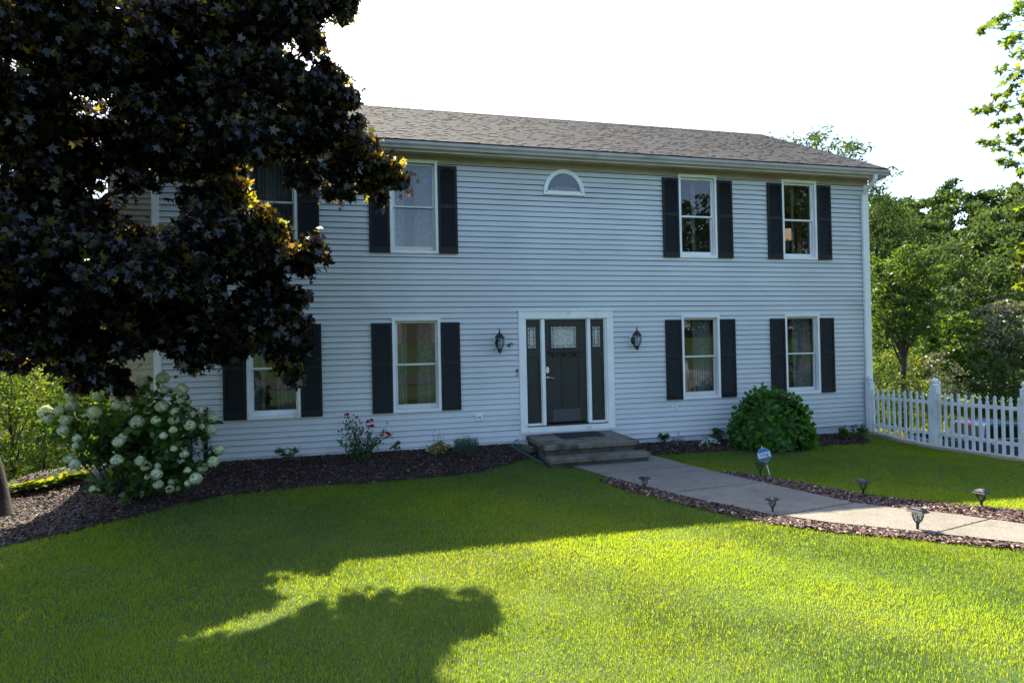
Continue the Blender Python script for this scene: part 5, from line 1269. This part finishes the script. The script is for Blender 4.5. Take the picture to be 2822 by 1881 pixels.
def alyssum():
    p = gpt(1630, 1026); e = empty('white_flower_patch', tuple(p), 'low cushion of white flowers in the right mulch bed', 'plant')
    n = 260; q = np.stack([rng.normal(0, 0.15, n), rng.normal(0, 0.08, n), rng.uniform(0.01, 0.11, n)], 1); leaves('leaves', q, 0.045, LANCE, 'hyd_leaf', e, (0.4, 0.4))
    FLW = np.array([(0.5, 0, 0), (0.2, 0.2, 0), (0, 0.5, 0), (-0.2, 0.2, 0), (-0.5, 0, 0), (-0.2, -0.2, 0), (0, -0.5, 0), (0.2, -0.2, 0)])
    for i in range(60):
        a_ = rng.uniform(0, 6.28); q_ = rng.random()**0.5; c = (0.24*q_*math.cos(a_), 0.13*q_*math.sin(a_), 0.17-0.12*q_*q_+rng.uniform(-.01, .01)); k = 9
        f = leaves('flower', ball(k)*0.013, 0.020, FLW, 'white_petal', e, (0, 0.8)); f.location = c
alyssum()
small_plant('seedling', (1738, 1021), 'small pale-edged plant at the foot of the big green bush, left', 'plant', 0.08, 0.09, 50, 0.06, 'olive_leaf', LANCE)
small_plant('seedling', (1778, 1027), 'small narrow-leaved plant in front of the middle of the big green bush', 'plant', 0.09, 0.09, 60, 0.06, 'hyd_leaf', LANCE)
small_plant('rhododendron', (1932, 1010), 'low rhododendron between the big green bush and the fence post', 'shrub', 0.30, 0.22, 190, 0.10, 'hyd_leaf', LANCE*[1, 1.3, 1], (0.35, 0.4))
small_plant('rhododendron', (1975, 1012), 'low rhododendron growing right against the first fence post', 'shrub', 0.34, 0.20, 190, 0.10, 'hyd_leaf', LANCE*[1, 1.3, 1], (0.35, 0.4))
small_plant('lime_shrub', (300, 1118), 'bright yellow-green little shrub under the left side of the flowering hydrangea', 'shrub', 0.42, 0.34, 620, 0.055, 'lime_leaf', HEART)
# hostas along the left edge
hp_ = [(38, 1133), (62, 1131), (88, 1127), (112, 1121), (138, 1114), (162, 1108), (186, 1104), (208, 1102)]
for i, q in enumerate(hp_):
    p = gpt(*q); e = empty('hosta', tuple(p), 'yellow-green hosta in the row edging the mulch by the maple', 'plant', 'hostas edging the mulch')
    n = 30; az = np.linspace(0, 2*np.pi*3, n)+rng.uniform(-.2, .2, n); el = np.linspace(0.2, 1.2, n)
    X = np.stack([np.cos(az)*np.cos(el), np.sin(az)*np.cos(el), np.sin(el)], 1); Y = np.stack([-np.sin(az), np.cos(az), np.zeros(n)], 1)
    leaves('leaves', np.zeros((n, 3))+[0, 0, 0.02], 0.20, np.array([(0, 0, 0), (0.3, 0.04, 0), (0.5, 0.2, 0.02), (0.75, 0.2, -.05), (1, 0, -.28), (0.75, -0.2, -.05), (0.5, -0.2, .02), (0.3, -0.04, 0)]), 'lime_leaf', e, frames=(X, Y, np.cross(X, Y)))
p = gpt(243, 1098); m = MB(); m.lathe([(0.0, 0.20), (0.10, 0.19), (0.2, 0.14), (0.27, 0.05), (0.28, -0.1), (0.0, -0.1)], (0, 0, 0), 18)
m.v = [(x*1.25*(1+0.10*math.sin(7*x+3*z)), y*0.8, z*(1+0.15*math.sin(9*x+5*y))) for x, y, z in m.v]
bo = m.build('boulder', 'step', None, True); bo.location = tuple(p); tag(bo, 'grey rounded boulder at the edge of the mulch behind the hydrangea', 'rock')

# ---- overhanging maple on the right (its trunk stands outside the picture)
def right_maple():
    x, y = 12.9, -4.6; z0 = float(gz(x, y)); e = empty('green_maple', (x, y, z0), 'green maple whose branch tips hang into the top right corner of the sky', 'tree')
    inv = np.array([x, y, z0]); trunk_mesh(e, (0, 0, -0.3), (0.1, 0, 8.5), 0.22, 0.08, 'bark_grey', 1.4)
    B = [(2345,20,38),(2300,45,26),(2262,62,14),(2320,95,26),(2350,120,34),(2300,160,16),(2340,170,30),(2322,205,20),(2290,218,9),(2345,230,28),(2300,243,20),(2262,252,16),(2236,250,9),(2330,275,20),(2290,282,12),
         (2350,300,22),(2322,318,24),(2285,325,18),(2250,330,10),(2300,345,12),(2345,345,22),(2325,375,18),(2296,372,10),(2350,390,14),(2342,425,10),(2328,440,7),(2345,480,6),(2400,60,60),(2420,200,60),(2430,310,50),
         (2335,607,9),(2350,585,9),(2345,655,8),(2350,560,7),(2400,600,40),(2420,690,40)]
    P = []; P2l = []; br = MB()
    for i, (u, v, r) in enumerate(B):
        c = ypt(u*1.2, v*1.2, -3.3+0.25*math.sin(i*1.7)); rm = r*1.2/F_PX*np.dot(c-CAM, _F); cc = c-inv
        n = int(10+480*rm*rm); q, s = clumped(cc, (rm*1.1, rm*1.3, rm*0.5), max(4, int(11*rm/0.2)), min(n, 330), 0.36, 0.1); (P2l if v > 540 else P).append(q)
        f = np.array([0.05, 0, max(1.4, cc[2]+rng.uniform(-0.9, 0.1))]); br.tube([tuple(w) for w in limb(f, cc+[0.25, 0, -0.02], 0.04, 7, 0.05)], [0.035, 0.028, 0.02, 0.014, 0.009, 0.006, 0.003], 6)
        for k in range(min(3, len(s))): br.tube([tuple(w) for w in limb(cc+[0.25, 0, 0], s[k], 0.0, 4)], [0.005, 0.004, 0.003, 0.002], 4)
    for i in range(26):
        a = rng.uniform(0, 2*math.pi); rr = rng.uniform(0.6, 2.4); cc = np.array([rr*math.cos(a)+1.0, rr*math.sin(a)*0.9, rng.uniform(4.0, 11.0)])
        q, s = clumped(cc, (0.9, 0.9, 0.6), 14, 420, 0.32, 0.3); P.append(q)
        br.tube([tuple(w) for w in limb((0.1, 0, cc[2]-0.8), cc, 0.05, 5)], [0.06, 0.045, 0.03, 0.02, 0.01], 6)
    br.build('branches', 'bark_grey', e)
    P = np.vstack(P); leaves('crown', P, 0.105, MAPLE*[1, 1.05, 1], 'maple_green_leaf', e, (-0.2, 0.6)); leaves('crown', np.vstack(P2l), 0.115, MAPLE, 'lime_leaf', e, (-0.2, 0.5))
right_maple()

# ---- trees and bushes beyond the house
def at(u, depth):     # native column and depth along the lens axis -> ground position
    d = nray(u, 900); t = depth/np.dot(d, _F); return CAM[0]+d[0]*t, CAM[1]+d[1]*t
x, y = at(2215, 22); tree('walnut_tree', x, y, 13.4, 3.3, 'tall airy tree whose top shows above the right end of the roof', leafm='far_leaf', ls=0.18, nleaf=15000, ncl=30, cb=0.60, tr=0.17, oval=LANCE*[1, 1.5, 1], sub=12, subr=0.24)
x, y = at(2086, 21); tree('walnut_tree', x, y, 12.0, 1.8, 'thin tree top just showing over the ridge left of the tall airy tree', leafm='green_leaf', ls=0.20, nleaf=2200, ncl=12, cb=0.5, tr=0.12, oval=LANCE*[1, 1.5, 1], sub=10, subr=0.25)
x, y = at(2484, 32); tree('slender_tree', x, y, 10.6, 2.5, 'slender backlit tree with a bare dark trunk behind the first fence panel', leafm='green_leaf', ls=0.17, nleaf=13000, ncl=24, cb=0.44, tr=0.22, lean=(0.01, 0), sub=14, subr=0.26, shape=0.9)
x, y = at(2760, 40); tree('ash_tree', x, y, 8.2, 2.4, 'rounded yellowish tree at mid height by the right edge', leafm='olive_leaf', ls=0.22, nleaf=6500, ncl=18, cb=0.3, tr=0.15)
x, y = at(2625, 38); tree('bushy_tree', x, y, 7.2, 2.0, 'mid green leaning tree between the slender tree and the yellowish one', leafm='green_leaf', ls=0.24, nleaf=4500, ncl=14, cb=0.3, tr=0.12)
x, y = at(2425, 46); tree('dark_tree', x, y, 17.5, 3.6, 'dark dense tree rising right beside the corner of the house', leafm='far_leaf', ls=0.20, nleaf=24000, ncl=26, cb=0.15, tr=0.25)
x, y = at(2705, 58); tree('spruce_like_tree', x, y, 12.5, 3.0, 'dusky pointed tree in front of the dark wooded hollow', leafm='far_leaf', ls=0.34, nleaf=5000, ncl=16, cb=0.12, tr=0.2, shape=0.5)
sh = [(2415, 30, 4.6, 1.7, 'green_leaf', 'broad green bush low beside the house corner'), (2462, 36, 5.0, 2.1, 'lime_leaf', 'bright backlit bush behind the slender trunk'), (2560, 37, 4.6, 2.0, 'olive_leaf', 'pale olive bush behind the middle fence post'),
      (2630, 40, 5.4, 2.1, 'olive_leaf', 'silvery olive bush to the left of the darkest grey bush'), (2700, 42, 5.6, 2.3, 'olive_leaf', 'pale silvery bush below the yellowish tree'), (2790, 39, 5.0, 2.6, 'far_leaf', 'grey-green domed bush at the right edge above the truck'),
      (2745, 36, 3.8, 1.7, 'far_leaf', 'dark low bush just over the pickets above the truck'), (2520, 41, 4.6, 1.9, 'green_leaf', 'green bush right of the slender trunk'), (2860, 41, 5.6, 2.5, 'olive_leaf', 'silvery bush cut off by the right edge'), (2390, 40, 6.4, 2.3, 'green_leaf', 'tall green bush mostly behind the house corner')]
for u, dp, h, r, mt, lb in sh:
    x, y = at(u, dp); tree('bush', x, y, h, r, lb, 'bush', 'bushes at the edge of the meadow', mt, 0.15, 4200, 14, 0.02, 0.06, sub=14, subr=0.28)
# left: a lit thicket behind the mulch bed
lf = [(30, 15, 5.4, 1.8, 'green_leaf', 'leafy bush behind the trunk of the purple maple'), (120, 15.5, 4.6, 1.5, 'lime_leaf', 'brightly backlit bush above the hostas'), (215, 14.5, 3.9, 1.2, 'green_leaf', 'dark green bush behind the left side of the hydrangea'),
      (70, 20, 7.4, 2.2, 'lime_leaf', 'tall yellow-green bush rising behind the maple trunk'), (190, 19, 6.9, 1.8, 'lime_leaf', 'yellow-green pointed bush left of the tan chase'), (285, 21, 6.6, 1.8, 'green_leaf', 'green bush next to the tan chase'),
      (-60, 18, 6.6, 2.0, 'green_leaf', 'green bush at the far left edge')]
for u, dp, h, r, mt, lb in lf:
    x, y = at(u, dp); tree('bush', x, y, h, r, lb, 'bush', 'thicket behind the left end of the house', mt, 0.085, 8000, 18, 0.0, 0.06, sub=16, subr=0.26)
tl = [(-60, 27, 11, 3.0, 'green tree at the back left, seen through gaps in the purple crown'), (130, 30, 11.5, 3.2, 'green tree behind the thicket, seen through gaps in the purple crown'), (300, 33, 14.3, 3.2, 'tree whose top shows just left of the tan chase'), (420, 36, 11, 3.2, 'tree behind the left end of the house')]
for u, dp, h, r, lb in tl:
    x, y = at(u, dp); tree('background_tree', x, y, h, r, lb, 'tree', 'trees behind the left end of the house', 'green_leaf', 0.20, 6000, 18, 0.1, 0.2)
# the wooded hill: a far-off wood that reads as one mass
def forest():
    P = []; X = []; n = 0
    for i in range(230):
        a = rng.uniform(0.6, 1.35); r = 62+75*rng.random()**0.9
        if i >= 150: a = rng.uniform(-0.75, 0.55); r = rng.uniform(60, 95)
        x, y = r*math.sin(a), r*math.cos(a)-10
        z = float(gz(x, y)); h = rng.uniform(9, 13) if i < 150 else rng.uniform(9, 12.5); cr_ = rng.uniform(3.0, 4.6)
        k = 3000 if r < 95 else 1600
        s = ball(22, (cr_, cr_, h*0.42), 0.75)+[x, y, z+h*0.62]; j = rng.integers(0, 22, k)
        P.append(s[j]+ball(k)*np.array([1.25, 1.25, 0.85])*rng.uniform(0.8, 1.1)); X.append(np.full(k, 0.0042*r)*rng.uniform(0.6, 1.2, k))
    P = np.vstack(P); o = leaves('wooded_hill', P, np.concatenate(X), QUAD, 'far_leaf', None, (0, 0.6))
    tag(o, 'wooded hillside of rounded crowns rising behind the meadow', 'woods', kind='stuff')
forest()

# ================================================================== across the street (seen only in the window glass)
def neighbour():
    e = empty('white_house', (8, -52, float(gz(8, -52))), 'pale clapboard house mirrored in the lower windows', 'house')
    m = MB(); m.box(-7, 7, -4, 4, -0.5, 3.4); m.prism([(-7.0, 3.4), (7.0, 3.4), (6.0, 3.401)], -4, 4); m.build('wall', surf('far_wall', (0.15, 0.13, 0.14), 0.08, 1, 0.8, 0), e)
    m = MB(); m.prism([(-4.5, 3.3), (4.5, 3.3), (0, 5.6)], -7.4, 7.4, axis='x'); m.build('roof', 'shingle', e)
    m = MB(); m.box(-5.5, -2.5, 4.0, 4.05, -0.4, 2.2); m.build('garage_door', 'bark_grey', e)
    for xx in (0.5, 3.5): m = MB(); m.box(xx, xx+1.2, 4.0, 4.06, 0.9, 2.3); m.build('window', 'shutter', e)
neighbour()
for i, (x, y, h) in enumerate([(-16, -46, 13), (-7, -60, 15), (20, -58, 14), (28, -48, 12), (37, -50, 17), (49, -45, 25), (60, -50, 20), (72, -48, 18), (34, -58, 13), (43, -56, 15), (54, -56, 17), (66, -58, 17)]):
    tree('street_tree', x, y, h, 4.2, 'dark tree across the street mirrored in the windows', 'tree', 'trees across the street', 'far_leaf', 0.5, 5200, 22, 0.0, 0.25)

# ================================================================== mulch chips and grass
def chips(name, poly, dens, mat, label, size=(0.018, 0.055), dz=0.02):
    x0, x1 = poly[:, 0].min(), poly[:, 0].max(); y0, y1 = poly[:, 1].min(), poly[:, 1].max()
    n = int((x1-x0)*(y1-y0)*dens); Q = np.stack([rng.uniform(x0, x1, n), rng.uniform(y0, y1, n)], 1); Q = Q[in_poly(Q, poly)]; n = len(Q)
    Q = Q + rng.normal(0, 0.012, Q.shape)
    st_ = (Q[:, 0] > 2.74) & (Q[:, 0] < 4.62) & (Q[:, 1] > -1.56); Q = Q[~st_]; n = len(Q)
    P = np.concatenate([Q, (gz(Q[:, 0], Q[:, 1])+dz+rng.uniform(-0.008, 0.012, n))[:, None]], 1)
    CH = np.array([(-0.5, -0.16, 0), (0.1, -0.20, 0.05), (0.5, -0.05, 0.0), (0.42, 0.15, 0), (-0.2, 0.2, 0.06), (-0.5, 0.08, 0)])
    az = rng.uniform(0, 2*np.pi, n); el = rng.normal(0, 0.35, n); X = np.stack([np.cos(az)*np.cos(el), np.sin(az)*np.cos(el), np.sin(el)], 1)
    Z0 = rng.normal(0, 0.45, (n, 3)); Z0[:, 2] = 1; Y = np.cross(Z0, X); Y /= np.linalg.norm(Y, axis=1)[:, None]; Z = np.cross(X, Y)
    s = size[0]+(size[1]-size[0])*rng.random(n)**2
    o = leaves(name, P, s, CH, mat, None, frames=(X, Y, Z)); tag(o, label, 'mulch', kind='stuff')
chips('mulch', polyL, 4200, 'chips', 'dark brown bark mulch in the long bed left of the steps')
chips('mulch', polyR, 4200, 'chips', 'dark brown bark mulch in the bed under the right windows')
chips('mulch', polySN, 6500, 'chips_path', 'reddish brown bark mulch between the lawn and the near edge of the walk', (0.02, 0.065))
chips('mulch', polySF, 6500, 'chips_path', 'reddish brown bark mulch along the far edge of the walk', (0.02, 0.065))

def grass():
    def ok(Q):
        m = ~in_poly(Q, polyL) & ~in_poly(Q, polyR) & ~in_poly(Q, polyW) & ~in_poly(Q, polySN) & ~in_poly(Q, polySF)
        m &= ~((Q[:, 0] > 2.72) & (Q[:, 0] < 4.64) & (Q[:, 1] > -1.58)) & (Q[:, 1] < -0.1)
        m &= Q[:, 0] < 10.60+0.056*Q[:, 1]-0.10
        return m
    bands = [(-10.2, -6.2, 12500, 0.0030, 0.032), (-6.2, -4.0, 8000, 0.0042, 0.034), (-4.0, 0.0, 4800, 0.0062, 0.036)]
    VV = []
    for y0, y1, dens, wd, ht in bands:
        X0, X1 = -5.6, 10.6; n = int((X1-X0)*(y1-y0)*dens); Q = np.stack([rng.uniform(X0, X1, n), rng.uniform(y0, y1, n)], 1)
        # keep what the picture (and a step to either side) can see
        ang = np.arctan2(Q[:, 0], Q[:, 1]-CAM[1]); Q = Q[(ang > YAW-0.90) & (ang < YAW+0.88) & (np.hypot(Q[:, 0], Q[:, 1]-CAM[1]) > 2.3)]
        # tufts, thin spots and mowing unevenness
        f = np.sin(Q[:, 0]*2.1+np.sin(Q[:, 1]*1.7)*1.3)*np.sin(Q[:, 1]*2.6+np.sin(Q[:, 0]*1.1))
        Q = Q[ok(Q)]
        bare = [gpt(*b) for b in [(590, 1258), (395, 1230), (470, 1236), (705, 1298), (180, 1310)]]
        keep = np.ones(len(Q), bool)
        for b in bare: keep &= ~((((Q[:, 0]-b[0])/0.14)**2+((Q[:, 1]-b[1])/0.10)**2 < 1) & (rng.random(len(Q)) < 0.5))
        Q = Q[keep]; n = len(Q)
        f = np.sin(Q[:, 0]*3.1+np.sin(Q[:, 1]*2.7)*1.3)*np.sin(Q[:, 1]*3.6+np.sin(Q[:, 0]*2.1)) + 0.6*np.sin(Q[:, 0]*9+Q[:, 1]*7)*np.sin(Q[:, 1]*11-Q[:, 0]*4)
        h = ht*rng.uniform(0.45, 1.15, n)*(1+0.22*f); w = wd*rng.uniform(0.7, 1.3, n)
        az = rng.uniform(0, 2*np.pi, n); ln = np.abs(rng.normal(0.28, 0.22, n))+0.08*(f+1)
        fl = 0.6*np.sin(Q[:, 0]*1.3+Q[:, 1]*0.8); az = np.where(rng.random(n) < 0.35, fl*3, az)
        D = np.stack([np.cos(az), np.sin(az)], 1); S_ = np.stack([-np.sin(az+rng.normal(0, .6, n)), np.cos(az)], 1)
        B = np.concatenate([Q, (gz(Q[:, 0], Q[:, 1])-0.002)[:, None]], 1)
        v = np.zeros((n, 5, 3)); side = np.concatenate([S_*w[:, None]/2, np.zeros((n, 1))], 1)
        v[:, 0] = B-side; v[:, 1] = B+side
        mid = B + np.concatenate([D*(h*ln*0.35)[:, None], (h*0.58)[:, None]], 1); v[:, 2] = mid+side*0.8; v[:, 3] = mid-side*0.8
        v[:, 4] = B + np.concatenate([D*(h*ln*1.1)[:, None], (h*np.sqrt(np.clip(1-ln*ln*0.7, 0.15, 1)))[:, None]], 1)
        VV.append(v.reshape(-1, 3))
    V = np.vstack(VV); n = len(V)//5; i = (np.arange(n)*5)[:, None]
    lp = np.concatenate([i, i+1, i+2, i+3, i+3, i+2, i+4], 1).ravel(); cnt = np.tile([4, 3], n)
    o = np_mesh('lawn_grass', V, lp, cnt, 'blade'); tag(o, 'mown lawn grass, sunlit in front and in the shade of the house and maple behind', 'grass', kind='stuff')
    print('grass blades', n, 'maple leaves', NM)
    # the kept meadow beyond the driveway: coarser tufts
    n = 90000; Q = np.stack([rng.uniform(26, 62, n), rng.uniform(-4, 42, n)], 1); r = np.hypot(Q[:, 0], Q[:, 1]+10); Q = Q[(r > 31) & (r < 58)]; n = len(Q)
    P = np.concatenate([Q, gz(Q[:, 0], Q[:, 1])[:, None]], 1); X = np.stack([rng.normal(0, .35, n), rng.normal(0, .35, n), np.ones(n)], 1); X /= np.linalg.norm(X, axis=1)[:, None]
    Y = np.cross(X, rng.normal(0, 1, (n, 3))); Y /= np.linalg.norm(Y, axis=1)[:, None]
    o = leaves('meadow_grass', P, 0.30, LANCE*[1, 1.0, 1], 'lime_leaf', None, frames=(X, Y, np.cross(X, Y))); tag(o, 'sunlit rough grass beyond the truck', 'grass', kind='stuff')
grass()
